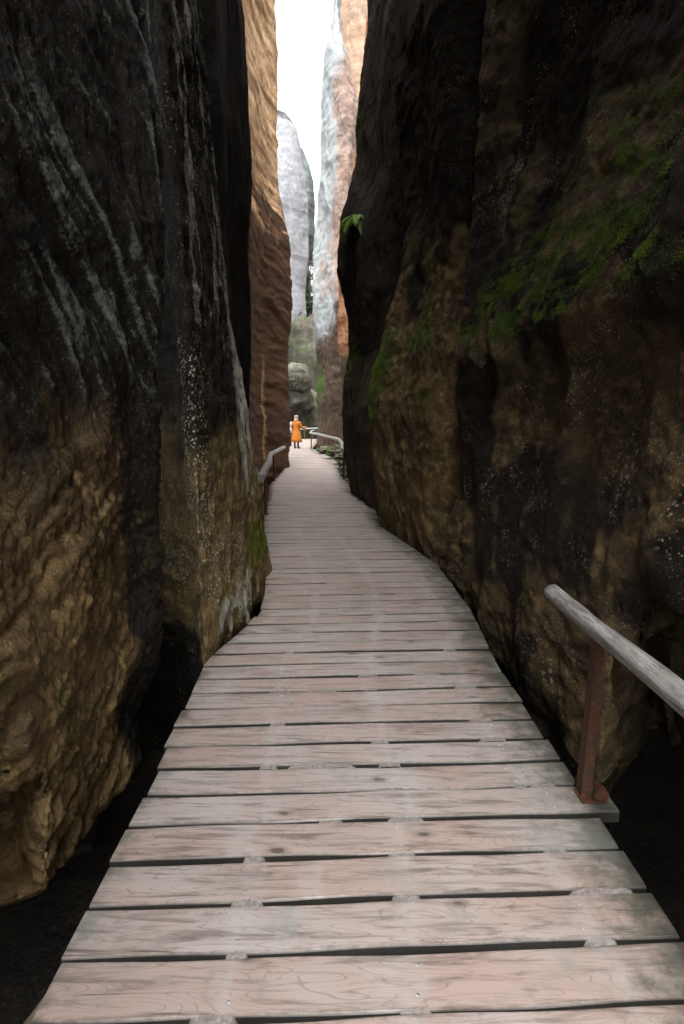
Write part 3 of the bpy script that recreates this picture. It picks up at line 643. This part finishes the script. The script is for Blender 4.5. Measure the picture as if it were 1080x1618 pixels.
while y < 46.5:
    wd = PITCHW-.0165+random.uniform(-.003,.003); yc = y+PITCHW/2
    x0=float(xl(yc)); x1=float(xr(yc)); s=slope_at(yc)
    x0=float(xl(yc+s*x0)); x1=float(xr(yc+s*x1))
    j0=random.uniform(-.012,.012) if yc<9 else random.uniform(-.03,.03)
    if abs(yc+s*x1-G(930,1262)[1]) < .09: x1 += .10        # the board that carries the rail post is longer
    zt=random.uniform(-.003,.003)
    dl=lambda f_,q: float(f_(q+.08)-f_(q-.08))/.16
    if yc>2.9: j0*=.3; ea,eb=dl(xl,yc+s*x0),dl(xr,yc+s*x1)
    else: ea,eb=0,0
    plank(yc, wd, x0+j0, x1+j0, s, zt, random.random(), ea, eb)
    for f in jf:
        xn=x0+(x1-x0)*f
        for dy in (-.045,.04):
            if random.random()<.75: nails.append((xn+random.uniform(-.02,.02), yc+dy+s*xn, zt))
        if yc<14 and random.random()<(.85 if f==jf[1] else .5):
            gaps.append((xn+random.uniform(-.02,.02), y+s*xn, random.uniform(.03,.075)))
    if yc<14 and random.random()<.3:
        xn=x0+(x1-x0)*random.choice([.4,.68,.75,.92]); gaps.append((xn, y+s*xn, random.uniform(.05,.16)))
    y += PITCHW
deck = mesh_np('boardwalk', V, Fc, M['deck'], smooth=False, attrs={'rnd':A_r,'enddist':A_e,'side':A_s,'joist':A_j,'edge':A_g}); tag(deck, kind='structure')
# nail heads: one part
V=[];Fc=[];A_r=[];A_e=[];A_s=[]
for n_ in nails: disc(*n_, .0055, 0)
bb = NB('nail_steel'); M['nail'] = bb.fin((.55,.54,.52), .35, None, .5, .8)
mesh_np('nail_heads', V, Fc, M['nail'], deck, smooth=False)
# grit packed in the gaps above the joists
V=[];Fc=[]
for (gx,gy,hw) in gaps:
    if gy < .8: continue
    n=14; b0=len(V)
    for i in range(n+1):
        t=i/n*2-1; x=gx+hw*t; prof=max(0,1-abs(t)**6)
        wy=.015; z=-.012+.0095*prof+random.uniform(-.0012,.0008)
        for k,(dy,zz_) in enumerate(((-wy,z),(-wy*.4,z+random.uniform(-.0006,.0008)),(wy*.4,z+random.uniform(-.0006,.0008)),(wy,z))):
            V.append((x,gy+dy+.02*slope_at(gy)*0+slope_at(gy)*(x-gx),zz_+(.001 if prof>.2 else -.012)))
    for i in range(n):
        for k in range(3):
            a=b0+i*4+k; Fc.append((a,a+4,a+5,a+1))
bb=NB('grit'); nn=bb.noise(bb.coord(),60,6,.7); n5=bb.noise(bb.coord(),220,3,.6)
M['grit']=bb.fin(bb.mix(bb.rng(nn,.35,.65),(.14,.125,.115),(.26,.24,.225)),.9,bb.bump(n5,.4,.002))
mesh_np('packed_grit', V, Fc, M['grit'], deck, smooth=True)
# joists
bb=NB('joist_wood'); nn=bb.noise(bb.coord((1,.2,1)),30,5,.7); M['joist']=bb.fin(bb.mix(bb.rng(nn,.4,.65),(.07,.055,.04),(.15,.13,.1)),.85,bb.bump(nn,.4,.01))
for f in (.04,)+tuple(jf)+(.97,):
    V=[];Fc=[]
    yy=np.arange(-1,46.4,.5)
    for k,yv in enumerate(yy):
        x=xl(yv)+(xr(yv)-xl(yv))*f
        V+= [(x-.04,yv,-.05),(x+.04,yv,-.05),(x+.04,yv,-.2),(x-.04,yv,-.2)]
        if k:
            a=(k-1)*4
            for q in range(4): Fc.append((a+q,a+4+q,a+4+(q+1)%4,a+(q+1)%4))
    mesh_np('joist', V, Fc, M['joist'], deck, smooth=False)

# ---------------------------------------------------------------- handrails
def grey_log_mat():
    b=NB('weathered_log'); v=b.coord((1,1,1),world=False)
    m2=b.n('ShaderNodeMapping'); m2.inputs['Scale'].default_value=(14,1.2,14)
    b.l(v,m2.inputs[0]); g=b.noise(m2.outputs[0],3.2,8,.7,.4); n=b.noise(v,6,5,.6); cr=b.noise(m2.outputs[0],7,4,.8)
    c=b.mix(b.rng(g,.35,.7),(.15,.145,.14),(.40,.39,.385)); c=b.mix(b.math('MULTIPLY',b.rng(cr,.54,.62),.85),c,(.05,.045,.04))
    c=b.mix(b.math('MULTIPLY',b.rng(n,.52,.7),.5),c,(.22,.19,.15))
    kd=b.voro(v,7); c=b.mix(b.math('MULTIPLY',b.rng(kd,.12,.07),.7),c,(.10,.12,.12))
    return b.fin(c,.6,b.bump(cr,.5,.006,b.bump(g,.6,.008)))
M['log']=grey_log_mat()
b=NB('rusty_steel'); v=b.coord(); n1=b.noise(v,9,6,.7); n2=b.noise(v,40,5,.7)
c=b.mix(b.rng(n1,.4,.62),(.085,.036,.02),(.06,.042,.028)); c=b.mix(b.rng(n2,.52,.68),c,(.20,.065,.03)); c=b.mix(b.math('MULTIPLY',b.rng(n2,.40,.32),.5),c,(.2,.19,.17))
M['rust_s']=b.fin(c,.7,b.bump(n2,.5,.004),.4,.15)
b=NB('log_end'); v=b.coord(); n1=b.noise(v,30,5,.7); M['logend']=b.fin(b.mix(b.rng(n1,.4,.6),(.2,.22,.22),(.38,.37,.35)),.8,b.bump(n1,.4,.004))

def tube(pts, rads, mat, name, parent, n=16, wob=.0, seed=0, endmat=None, loc=(0,0,0)):
    # smooth polyline
    P=[Vector(p) for p in pts]; m=6; Q=[];Rr=[]
    for i in range(len(P)-1):
        p0,p1,p2,p3=P[max(i-1,0)],P[i],P[i+1],P[min(i+2,len(P)-1)]
        for j in range(m):
            t=j/m; Q.append(.5*((2*p1)+(p2-p0)*t+(2*p0-5*p1+4*p2-p3)*t*t+(3*p1-p0-3*p2+p3)*t**3)); Rr.append(rads[i]*(1-t)+rads[i+1]*t)
    Q.append(P[-1]);Rr.append(rads[-1])
    V=[];F=[];rnd=random.Random(seed)
    for i,q in enumerate(Q):
        d=(Q[min(i+1,len(Q)-1)]-Q[max(i-1,0)]).normalized(); up=Vector((0,0,1)) if abs(d.z)<.9 else Vector((0,1,0))
        s=d.cross(up).normalized(); u=s.cross(d)
        for k in range(n):
            a=2*math.pi*k/n; rr=Rr[i]*(1+wob*math.sin(a*2+i*.35+seed)+wob*.7*math.sin(a*3+i*.8))
            V.append(tuple(q+s*math.cos(a)*rr+u*math.sin(a)*rr-Vector(loc)))
    for i in range(len(Q)-1):
        for k in range(n): F.append((i*n+k,i*n+(k+1)%n,(i+1)*n+(k+1)%n,(i+1)*n+k))
    nF=len(F)
    F.append(tuple(range(n-1,-1,-1))); F.append(tuple((len(Q)-1)*n+k for k in range(n)))
    o=mesh_np(name,V,F,mat,parent)
    for k in (nF,nF+1): o.data.polygons[k].use_smooth=False
    if endmat:
        o.data.materials.append(endmat); o.data.polygons[nF].material_index=1; o.data.polygons[nF+1].material_index=1
    return o
def box_bm(bm, c, s, rot=None):
    r=bmesh.ops.create_cube(bm,size=1); 
    for v in r['verts']:
        v.co=Vector((v.co.x*s[0],v.co.y*s[1],v.co.z*s[2]))
        if rot: v.co.rotate(rot)
        v.co+=Vector(c)
def bm_obj(name,bm,mat,parent,bev=0):
    if bev: bmesh.ops.bevel(bm,geom=bm.edges[:],offset=bev,segments=2,affect='EDGES')
    me=bpy.data.meshes.new(name); bm.to_mesh(me); bm.free(); me.materials.append(mat); o=bpy.data.objects.new(name,me); col.objects.link(o); o.parent=parent; return o

# near right rail
py_=G(925,1262)
rt=empty('handrail',(py_[0],py_[1],0)); tag(rt,'round grey log handrail on a rusty steel post, close by on the right','handrail')
hx=.965-py_[0]
tube([(hx,-3.2,.73),(hx+.01,-1.6,.715),(hx+.003,-.6,.722),(hx,0,.718),(hx-.003,.22,.722),(hx,.46,.723)],[.045,.042,.040,.038,.036,.034],M['log'],'log_rail',rt,20,.045,3,M['logend'])
def post_parts(root,h,dx=0,lean=(0,0),w_=.05,base=True):
    bm=bmesh.new()
    ang=math.atan2(lean[0],h); e=Matrix.Rotation(ang,3,'Y')
    L_=h+.02
    box_bm(bm,(dx+lean[0]/2,0,h/2-.0),(w_,.006,L_),e.to_euler()); box_bm(bm,(dx+lean[0]/2-w_/2+.004,.026,h/2),(.006,.05,L_),e.to_euler())
    bm_obj('post',bm,M['rust_s'],root,.001)
    if base:
        bm=bmesh.new(); box_bm(bm,(dx+.02,.01,.006),(.10,.085,.008)); box_bm(bm,(dx+.05,.0,.03),(.05,.05,.045),Matrix.Rotation(.5,3,'Y').to_euler())
        bm_obj('foot_plate',bm,M['rust_s'],root,.002)
        for bx_,by_ in ((.065,.035),(.065,-.025)):
            bm=bmesh.new()
            bmesh.ops.create_cone(bm,segments=6,radius1=.011,radius2=.011,depth=.016,cap_ends=True,matrix=Matrix.Translation((dx+bx_,by_,.018)))
            bm_obj('bolt',bm,M['rust_s'],root)
post_parts(rt,.69,0,(.02,0),.043)

def rail(label, pts, rads, posts, ph, name='handrail', mat=None, pr=.02, seed=1):
    b0=pts[0]; root=empty(name,(b0[0],b0[1],0)); tag(root,label,'handrail')
    lp=[(p[0]-b0[0],p[1]-b0[1],p[2]) for p in pts]
    tube(lp,rads,mat or M['log'],'log_rail',root,12,.05,seed,M['logend'])
    for (x,y,h) in posts:
        tube([(x-b0[0],y-b0[1],-.12),(x-b0[0],y-b0[1],h/2),(x-b0[0],y-b0[1],h)],[pr]*3,M['rust_s'],'post',root,8)
        bm=bmesh.new(); box_bm(bm,(x-b0[0],y-b0[1],-.06),(.12,.14,.13)); bm_obj('post_base',bm,M['rust_s'],root,.01)
    return root
def wr(px,py,Y): z,x,y=W(px,py,Y); return (x,y,z)
pts=[wr(411,757,8.9),wr(418,743,9.9),wr(425,730,11.4),wr(427,719,13.2),wr(433,715,14.4),wr(444,709,17),wr(455,703.5,19.2)]
rail('bent silvery branch handrail on thin rusty posts before the orange cliff',pts,[.068,.066,.062,.06,.058,.055,.06],
     [(G(420,813)[0],G(420,813)[1],.62),(*G(433,760),.68),(*G(453.5,739),.68)],.6,pr=.026,seed=5)
# little pipe and block behind the first left post
bm=bmesh.new(); bmesh.ops.create_cone(bm,segments=10,radius1=.012,radius2=.012,depth=.22,cap_ends=True,matrix=Matrix.Translation((-1.31,9.15,.32))@Matrix.Rotation(math.pi/2,4,'Y'))
o=bm_obj('pipe',bm,M['log'],None); tag(o,'short thin pale pipe sticking out under the bent branch handrail','pipe')

pts=[wr(541,712,14.4),wr(540,703,15.4),wr(534,695,17),wr(520,691,20),wr(505,687,24.5),wr(495,685,28),wr(490,684,29.6),wr(493,681,31.5),wr(497,680.5,33)]
gpt=lambda px,py,h: (*G(px,py),h)
rail('long curving peeled-branch handrail along the right edge of the deck before the rocky bank',pts,[.06,.058,.055,.055,.055,.055,.05,.05,.045],
     [gpt(543,757,.70),gpt(529,726,.82),gpt(509,716,.85),gpt(491.5,709,.85),(wr(496,0,33)[0],33,.85)],.8,pr=.03,seed=8)
pts=[wr(474,678,45.5),wr(484,677.5,45.6),wr(503,677,45.7)]
rail('straight thin handrail crossing the far end of the deck before the mossy rocks',pts,[.06,.06,.06],
     [(wr(474,0,45.5)[0],45.5,.85),(wr(488,0,45.6)[0],45.6,.85),(wr(502,0,45.7)[0],45.7,.85)],.8,pr=.035,seed=9)

# ---------------------------------------------------------------- bank of slabs right of the deck, behind the outcrop
lab=['flat pale mossy slab lowest beside the near end of the curving handrail','thick mossy slab above the lowest one beside the curving handrail','third mossy slab up the rocky bank','broad mossy slab behind the thick handrail post','small tilted stone on top of the rocky bank','pale stone at the edge of the deck past the handrail post','rounded mossy stone halfway along the rocky bank','low green stone at the far end of the rocky bank']
spec=[(548,762,14.6,.22,.10),(550,751,15.6,.26,.09),(549,742,16.6,.3,.1),(548,733,18,.34,.12),(545,722,19.5,.36,.12),(536,722,19.8,.22,.10),(527,716,22.5,.38,.14),(514,711,26,.42,.16)]
for i,((px,py,Yd,sx,sz),lb) in enumerate(zip(spec,lab)):
    o=boulder('stone',wp(px+2,py,Yd),(sx,.35+.02*i,sz),M['mound'],.25,1.8,50+i*3,mk(.35,.25,.85),n=40); tag(o,lb,'stone')
# ---------------------------------------------------------------- plants
def leaf_mat(name,c1,c2,tr=.3):
    b=NB(name); oi=b.noise(b.coord(),3.5,3,.6); c=b.mix(b.rng(oi,.35,.65),c1,c2); b.fin(c,.6,None,.3)
    t=b.n('ShaderNodeBsdfTranslucent'); b.l(c,t.inputs[0]); mx=b.n('ShaderNodeMixShader'); mx.inputs[0].default_value=tr
    b.l(b.b.outputs[0],mx.inputs[1]); b.l(t.outputs[0],mx.inputs[2]); b.l(mx.outputs[0],b.out.inputs[0]); return b.m
M['fern']=leaf_mat('fern_green',(.09,.16,.015),(.18,.30,.04))
M['mossg']=leaf_mat('moss_green',(.045,.07,.009),(.12,.175,.018),.15)
M['leafb']=leaf_mat('bank_leaf',(.06,.10,.05),(.16,.22,.13))
M['treeg']=leaf_mat('tree_green',(.05,.09,.02),(.22,.22,.06))
b=NB('bark'); nn=b.noise(b.coord((1,1,.3)),8,5,.7); M['bark']=b.fin(b.mix(nn,(.05,.035,.025),(.14,.11,.08)),.9,b.bump(nn,.6,.03))
def fern(loc, size, nf, seed, label, face):
    rd=random.Random(seed); root=empty('fern',loc); tag(root,label,'fern')
    for k in range(nf):
        a=face+(k/(nf-1)-.5)*2.9+rd.uniform(-.2,.2); L=size*rd.uniform(.7,1.1); el=rd.uniform(.1,.9)
        d=Vector((math.cos(a)*math.cos(el),math.sin(a)*math.cos(el),math.sin(el)))
        V=[];F=[]; p=Vector((0,0,0)); ns=26; step=L/ns; side=Vector((-math.sin(a),math.cos(a),0))
        for i in range(ns):
            d=(d+Vector((0,0,-.11))).normalized(); q=p+d*step; t=i/ns; wl=L*.20*math.sin(math.pi*min(1,t*.9+.12))*(1-t*.3)
            b0=len(V); wst=.004
            V+=[tuple(p-side*wst),tuple(p+side*wst),tuple(q+side*wst),tuple(q-side*wst)]; F.append((b0,b0+1,b0+2,b0+3))
            for s in (-1,1):
                b0=len(V); tip=p+side*s*wl+d*step*1.6+Vector((0,0,-.15*wl))
                mid_=p+side*s*wl*.5; V+=[tuple(p),tuple(mid_+d*step*.1-d*step*.25),tuple(tip),tuple(mid_+d*step*1.15)]; F.append((b0,b0+1,b0+2,b0+3))
            p=q
        mesh_np('frond',V,F,M['fern'],root,smooth=False)
x_,y_,z_=wp(566,352,11.2)
fern((x_,11.15,z_),.60,17,3,'bright green fern hanging from the jutting edge of the black outcrop',-1.9)

# moss cushions on the ledge of the right wall and neighbours (uncountable)
def moss_on(data, thr, count, name, label, size, zmin, zmax, ymin, ymax, seed):
    P,N,A=data; m=A['moss']; nu,nz=m.shape; r=np.random.default_rng(seed)
    w_=np.clip(m-thr,0,None)*(P[:,:,2]>zmin)*(P[:,:,2]<zmax)*(P[:,:,1]>ymin)*(P[:,:,1]<ymax)
    w_=w_*(.15+sst(fbm(P.reshape(-1,3)*np.array([3,2.5,9])+4,3),-.2,.5).reshape(nu,nz))
    pr=(w_/w_.sum()).ravel(); ids=r.choice(nu*nz,count,p=pr)
    p=P.reshape(-1,3)[ids]; n=N.reshape(-1,3)[ids]
    p=p+r.normal(size=p.shape)*.006
    up=n*.6+np.array([0,0,.5])+r.normal(size=n.shape)*.5; up/=np.linalg.norm(up,axis=1)[:,None]
    sd_=np.cross(up,r.normal(size=n.shape)); sd_/=np.linalg.norm(sd_,axis=1)[:,None]
    h=size*r.uniform(.5,1.4,count)[:,None]; wdt=size*.35
    V=np.stack([p-sd_*wdt*.5-n*.004,p+sd_*wdt*.5-n*.004,p+up*h*.7+sd_*wdt*.35,p+up*h,],1).reshape(-1,3)
    F=np.arange(count*4).reshape(-1,4)
    base=p.mean(0); o=mesh_np(name,V-base,F,M['mossg'],smooth=False); o.location=base; tag(o,label,'moss',kind='stuff')
moss_on(R1,.22,70000,'moss','green moss cushions lining the ledges of the near right rock wall',.007,1.2,4.5,1.2,5.4,5)
moss_on(R2,.3,40000,'moss','yellow-green moss on the shoulder of the rounded right buttress',.011,1.0,4,5.9,8.4,6)
moss_on(R3,.3,16000,'moss','moss fringe on the edge of the black overhanging outcrop',.017,1.5,12,10.5,12.6,7)

# ground plants on the bank
r=np.random.default_rng(12); cnt=2600
yy=r.uniform(17,31,cnt); xx=np.array([xr(v) for v in yy])+.12+r.random(cnt)**1.2*1.3
zz_=-.25+.5*(xx-np.array([xr(v) for v in yy]))*.5+r.random(cnt)*.16
p=np.stack([xx,yy,zz_],1); up=r.normal(size=p.shape)*.6+np.array([0,-.3,.8]); up/=np.linalg.norm(up,axis=1)[:,None]
sd_=np.cross(up,r.normal(size=p.shape)); sd_/=np.linalg.norm(sd_,axis=1)[:,None]
h=r.uniform(.05,.13,cnt)[:,None]
V=np.stack([p,p+sd_*h*.45+up*h*.5,p+up*h,p-sd_*h*.45+up*h*.5],1).reshape(-1,3)
o=mesh_np('ground_plants',V-p.mean(0),np.arange(cnt*4).reshape(-1,4),M['leafb'],smooth=False); o.location=p.mean(0); tag(o,'low leafy green plants on the bank along the curving handrail','plants',kind='stuff')
# bank soil under them
bx=[];nb=40
yb=np.linspace(13.5,33,nb); ub=np.linspace(0,1,14)
V=[];
for yv in yb:
    for u_ in ub: V.append((float(xr(yv))+.08+u_*2.6, yv, -.55+.75*u_**.7*.8))
V=np.array(V); V[:,2]+=.1*fbm(V*1.5,4)
idx=np.arange(len(V)).reshape(nb,14); F=np.stack([idx[:-1,:-1],idx[:-1,1:],idx[1:,1:],idx[1:,:-1]],-1).reshape(-1,4)
bb_=NB('bank_soil'); nn=bb_.noise(bb_.coord(),5,6,.7); M['bank']=bb_.fin(bb_.mix(bb_.rng(nn,.4,.6),(.03,.032,.018),(.10,.10,.065)),.95,bb_.bump(nn,.8,.08))
o=mesh_np('bank_ground',V,F,M['bank']); tag(o,kind='structure')

def tree(loc,h,rad,seed,label,mat,cnt=5000):
    rd=np.random.default_rng(seed); root=empty('tree',loc); tag(root,label,'tree',group='trees in the sky gap')
    tube([(0,0,0),(.1,0,h*.35),(-.05,.1,h*.7),(0,0,h)],[h*.022,h*.017,h*.01,.03],M['bark'],'trunk',root,10,.05,seed)
    c=[];
    for k in range(26):
        z=h*(.2+.78*rd.random()); rr=rad*(1.05-z/h)*rd.uniform(.4,1.1)+.15; a=rd.uniform(0,6.28)
        ctr=np.array([math.cos(a)*rr,math.sin(a)*rr,z]); n=cnt//26
        c.append(ctr+rd.normal(size=(n,3))*np.array([.35,.35,.22])*rad*.5)
    p=np.vstack(c); n=len(p); up=rd.normal(size=p.shape); up/=np.linalg.norm(up,axis=1)[:,None]; sd_=np.cross(up,rd.normal(size=p.shape)); sd_/=np.linalg.norm(sd_,axis=1)[:,None]
    hh=rd.uniform(.12,.26,n)[:,None]
    V=np.stack([p,p+sd_*hh*.4+up*hh*.5,p+up*hh,p-sd_*hh*.4+up*hh*.5],1).reshape(-1,3)
    mesh_np('crown',V,np.arange(n*4).reshape(-1,4),mat,root,smooth=False)
x_,y_,z_=wp(500,440,66); tree((x_,66,-1),z_+4,1.6,3,'yellow-green tree seen deep in the narrow gap between the pinnacles',M['treeg'])
x_,y_,z_=wp(490,440,57.5); tree((x_,57.5,-1),z_+2.5,.9,5,'dark slender tree in the crack beside the pale pinnacle',M['leafb'],3500)

# ---------------------------------------------------------------- people
def cloth(name,c,r=.8):
    b=NB(name); n=b.noise(b.coord(),25,4,.6); return b.fin(b.mix(n,tuple(x*.85 for x in c),tuple(min(1,x*1.1) for x in c)),r,b.bump(n,.2,.01),.2)
M['coat']=cloth('orange_cloth',(.38,.125,.018)); M['skin']=cloth('skin',(.55,.33,.25),.5); M['hair']=cloth('blond_hair',(.42,.28,.16),.5)
M['black']=cloth('black_cloth',(.015,.014,.015),.6); M['white']=cloth('white_cloth',(.50,.49,.49)); M['hat']=cloth('pale_hat',(.40,.30,.29)); M['darkc']=cloth('dark_cloth',(.04,.035,.04))
M['hair2']=cloth('brown_hair',(.12,.07,.04),.5); M['phone']=cloth('phone_black',(.02,.02,.02),.3)
def skin_body(name, verts, edges, radii, mat, parent):
    me=bpy.data.meshes.new(name); me.from_pydata(verts,edges,[]); o=bpy.data.objects.new(name,me); col.objects.link(o); o.parent=parent
    o.modifiers.new('skin','SKIN').use_smooth_shade=True; s=o.modifiers.new('sub','SUBSURF'); s.levels=1; s.render_levels=1
    if not me.skin_vertices: 
        me.skin_vertices.new() if hasattr(me.skin_vertices,'new') else None
    for i,rr in enumerate(radii):
        me.skin_vertices[0].data[i].radius=(rr,rr) if not isinstance(rr,tuple) else rr
    me.skin_vertices[0].data[0].use_root=True; me.materials.append(mat); return o
def ring_loft(name, rings, mat, parent, n=28, folds=0, seed=0):
    V=[];F=[]
    for i,(cx,cy,cz,rx,ry) in enumerate(rings):
        for k in range(n):
            a=2*math.pi*k/n; t=i/(len(rings)-1); fo=1+folds*t*math.sin(a*7+seed+.6*math.sin(a*2))
            V.append((cx+rx*fo*math.cos(a),cy+ry*fo*math.sin(a),cz))
    for i in range(len(rings)-1):
        for k in range(n): F.append((i*n+k,(i+1)*n+k,(i+1)*n+(k+1)%n,i*n+(k+1)%n))
    F.append(tuple(range(n))); F.append(tuple((len(rings)-1)*n+k for k in reversed(range(n))))
    return mesh_np(name,V,F,mat,parent)
def blob(name,c,r,mat,parent,seed=0,amp=.06,cut=None,n=24):
    u=np.linspace(0,2*np.pi,n,endpoint=False); v=np.linspace(-np.pi/2,np.pi/2,n//2+1)
    U,Vv=np.meshgrid(u,v,indexing='ij'); D=np.stack([np.cos(U)*np.cos(Vv),np.sin(U)*np.cos(Vv),np.sin(Vv)],-1).reshape(-1,3)
    S=D*np.array(r)*(1+amp*fbm(D*3+seed,3))[:,None]
    if cut: S=cut(S)
    m=len(v); idx=np.arange(n*m).reshape(n,m); F=[(int(idx[i,j]),int(idx[(i+1)%n,j]),int(idx[(i+1)%n,j+1]),int(idx[i,j+1])) for i in range(n) for j in range(m-1)]
    return mesh_np(name,S+np.array(c),F,mat,parent)
def person(loc, rz, H, arms, label):
    s=H/1.68; root=empty('person',loc,rz); tag(root,label,'person')
    V=[(0,0,.95),(0,.0,1.12),(0,-.01,1.30),(0,0,1.42),(0,.02,1.50),(0,.03,1.58),(0,.03,1.67)]      # pelvis..head top (facing +y)
    Rr=[(.15,.11),(.12,.09),(.15,.10),(.07,.06),(.05,.05),(.085,.10),(.065,.08)]
    E=[(0,1),(1,2),(2,3),(3,4),(4,5),(5,6)]
    for sx in (-1,1):
        b0=len(V); V+=[(sx*.09,0,.86),(sx*.095,.02,.50),(sx*.10,-.02,.09),(sx*.105,.10,.035)]; Rr+=[.085,.055,.036,.032]; E+=[(0,b0),(b0,b0+1),(b0+1,b0+2),(b0+2,b0+3)]
    for sx,(el,wr_) in zip((-1,1),arms):
        b0=len(V); V+=[(sx*.17,0,1.38),el,wr_]; Rr+=[.055,.038,.026]; E+=[(2,b0),(b0,b0+1),(b0+1,b0+2)]
        d=(Vector(wr_)-Vector(el)).normalized(); sd1=d.cross(Vector((0,0,1))).normalized(); pm=Vector(wr_)+d*.07; b1=len(V); V.append(tuple(pm)); Rr.append((.032,.016)); E.append((b0+2,b1))
        for k,(off,ln) in enumerate(((-.03,.07),(-.01,.08),(.01,.075),(.03,.06))):
            b2=len(V); q=pm+sd1*off+d*.03; V+=[tuple(q),tuple(q+d*ln*.6-Vector((0,0,.015))),tuple(q+d*ln*.8-Vector((0,0,.04)))]; Rr+=[.009,.0085,.008]; E+=[(b1,b2),(b2,b2+1),(b2+1,b2+2)]
        b2=len(V); q=Vector(wr_)+d*.03+sd1*(-sx)*.035; V+=[tuple(q),tuple(q+d*.045+sd1*(-sx)*.012)]; Rr+=[.010,.009]; E+=[(b0+2,b2),(b2,b2+1)]
    V=[tuple(c*s for c in v) for v in V]; Rr=[(tuple(c*s for c in r_) if isinstance(r_,tuple) else r_*s) for r_ in Rr]
    skin_body('body',V,E,Rr,M['skin'],root)
    # nose, eyes and mouth
    blob('nose',(0,.135*s,1.585*s),(.013,.018,.022),M['skin'],root,n=10,amp=0)
    for sx in (-1,1): blob('eye',(sx*.032*s,.118*s,1.61*s),(.012,.008,.008),M['black'],root,n=10,amp=0)
    return root,s
# woman in orange, seen from behind and slightly turned to the right
fx,fy=G(468.5,708.5)
root,s=person((fx,fy,0),R(-25),1.70,[((-.26,.02,1.13),(-.20,.20,1.02)),((.26,.05,1.13),(.36,.30,1.12))],'woman in a long orange coat and pale beret standing on the deck, arm held out')
ring_loft('coat',[(0,0,1.46,.07,.07),(0,0,1.42,.15,.10),(0,-.01,1.34,.205,.125),(0,-.01,1.22,.19,.13),(0,0,1.08,.165,.125),(0,0,1.02,.17,.13),(0,0,.9,.215,.17),(0,0,.7,.25,.20),(0,0,.5,.285,.235),(0,0,.34,.315,.26),(0,0,.335,.29,.24)],M['coat'],root,42,.06,2)
ring_loft('belt',[(0,0,1.075,.168,.128),(0,0,1.07,.176,.136),(0,0,1.03,.178,.138),(0,0,1.025,.17,.13)],M['coat'],root,30)
for sx,el,wr_ in ((-1,(-.27,.02,1.13),(-.21,.19,1.03)),(1,(.27,.05,1.13),(.35,.28,1.11))):
    tube([(sx*.15,0,1.40),(sx*.21,.0,1.30),el,((el[0]+wr_[0])/2,(el[1]+wr_[1])/2,(el[2]+wr_[2])/2-.01),wr_],[.07,.075,.062,.066,.07],M['coat'],'sleeve',root,12,.06,3)
blob('hair',(0,-.03,1.50),(.115,.10,.19),M['hair'],root,4,.12)
blob('beret',(0.0,.0,1.70),(.125,.13,.055),M['hat'],root,6,.08)
for sx in (-1,1):
    tube([(sx*.098,-.02,.40),(sx*.1,-.02,.20),(sx*.1,-.01,.07),(sx*.105,.06,.045),(sx*.108,.13,.035)],[.058,.05,.047,.045,.036],M['black'],'boot',root,12)
# a second walker, half hidden by the cliff edge
fx,fy=G(458.8,706)
root,s=person((fx-.12,fy+.4,0),R(15),1.66,[((-.25,.02,1.13),(-.2,.2,1.05)),((.25,.02,1.12),(.2,.2,1.0))],'second walker in a white top and dark skirt, half hidden by the orange cliff')
ring_loft('jacket',[(0,0,1.45,.07,.07),(0,0,1.40,.15,.10),(0,-.01,1.32,.20,.125),(0,0,1.15,.175,.12),(0,0,.95,.19,.14),(0,0,.80,.21,.15),(0,0,.79,.19,.14)],M['white'],root,30,.03,1)
ring_loft('skirt',[(0,0,.95,.15,.12),(0,0,.8,.18,.14),(0,0,.6,.2,.16),(0,0,.40,.22,.18)],M['darkc'],root,30,.04,1)
for sx in (-1,1):
    tube([(sx*.15,0,1.39),(sx*.21,.0,1.28),(sx*.26,.02,1.13),(sx*.2,.19,1.03)],[.065,.06,.052,.045],M['white'],'sleeve',root,12,.05,3)
    tube([(sx*.098,-.02,.45),(sx*.1,-.02,.20),(sx*.1,-.01,.07),(sx*.105,.06,.045),(sx*.108,.13,.035)],[.056,.05,.047,.045,.036],M['black'],'boot',root,12)
blob('hair',(0,-.02,1.56),(.10,.10,.13),M['hair2'],root,4,.1); blob('hat',(0,.0,1.67),(.115,.12,.06),M['hat'],root,6,.06)
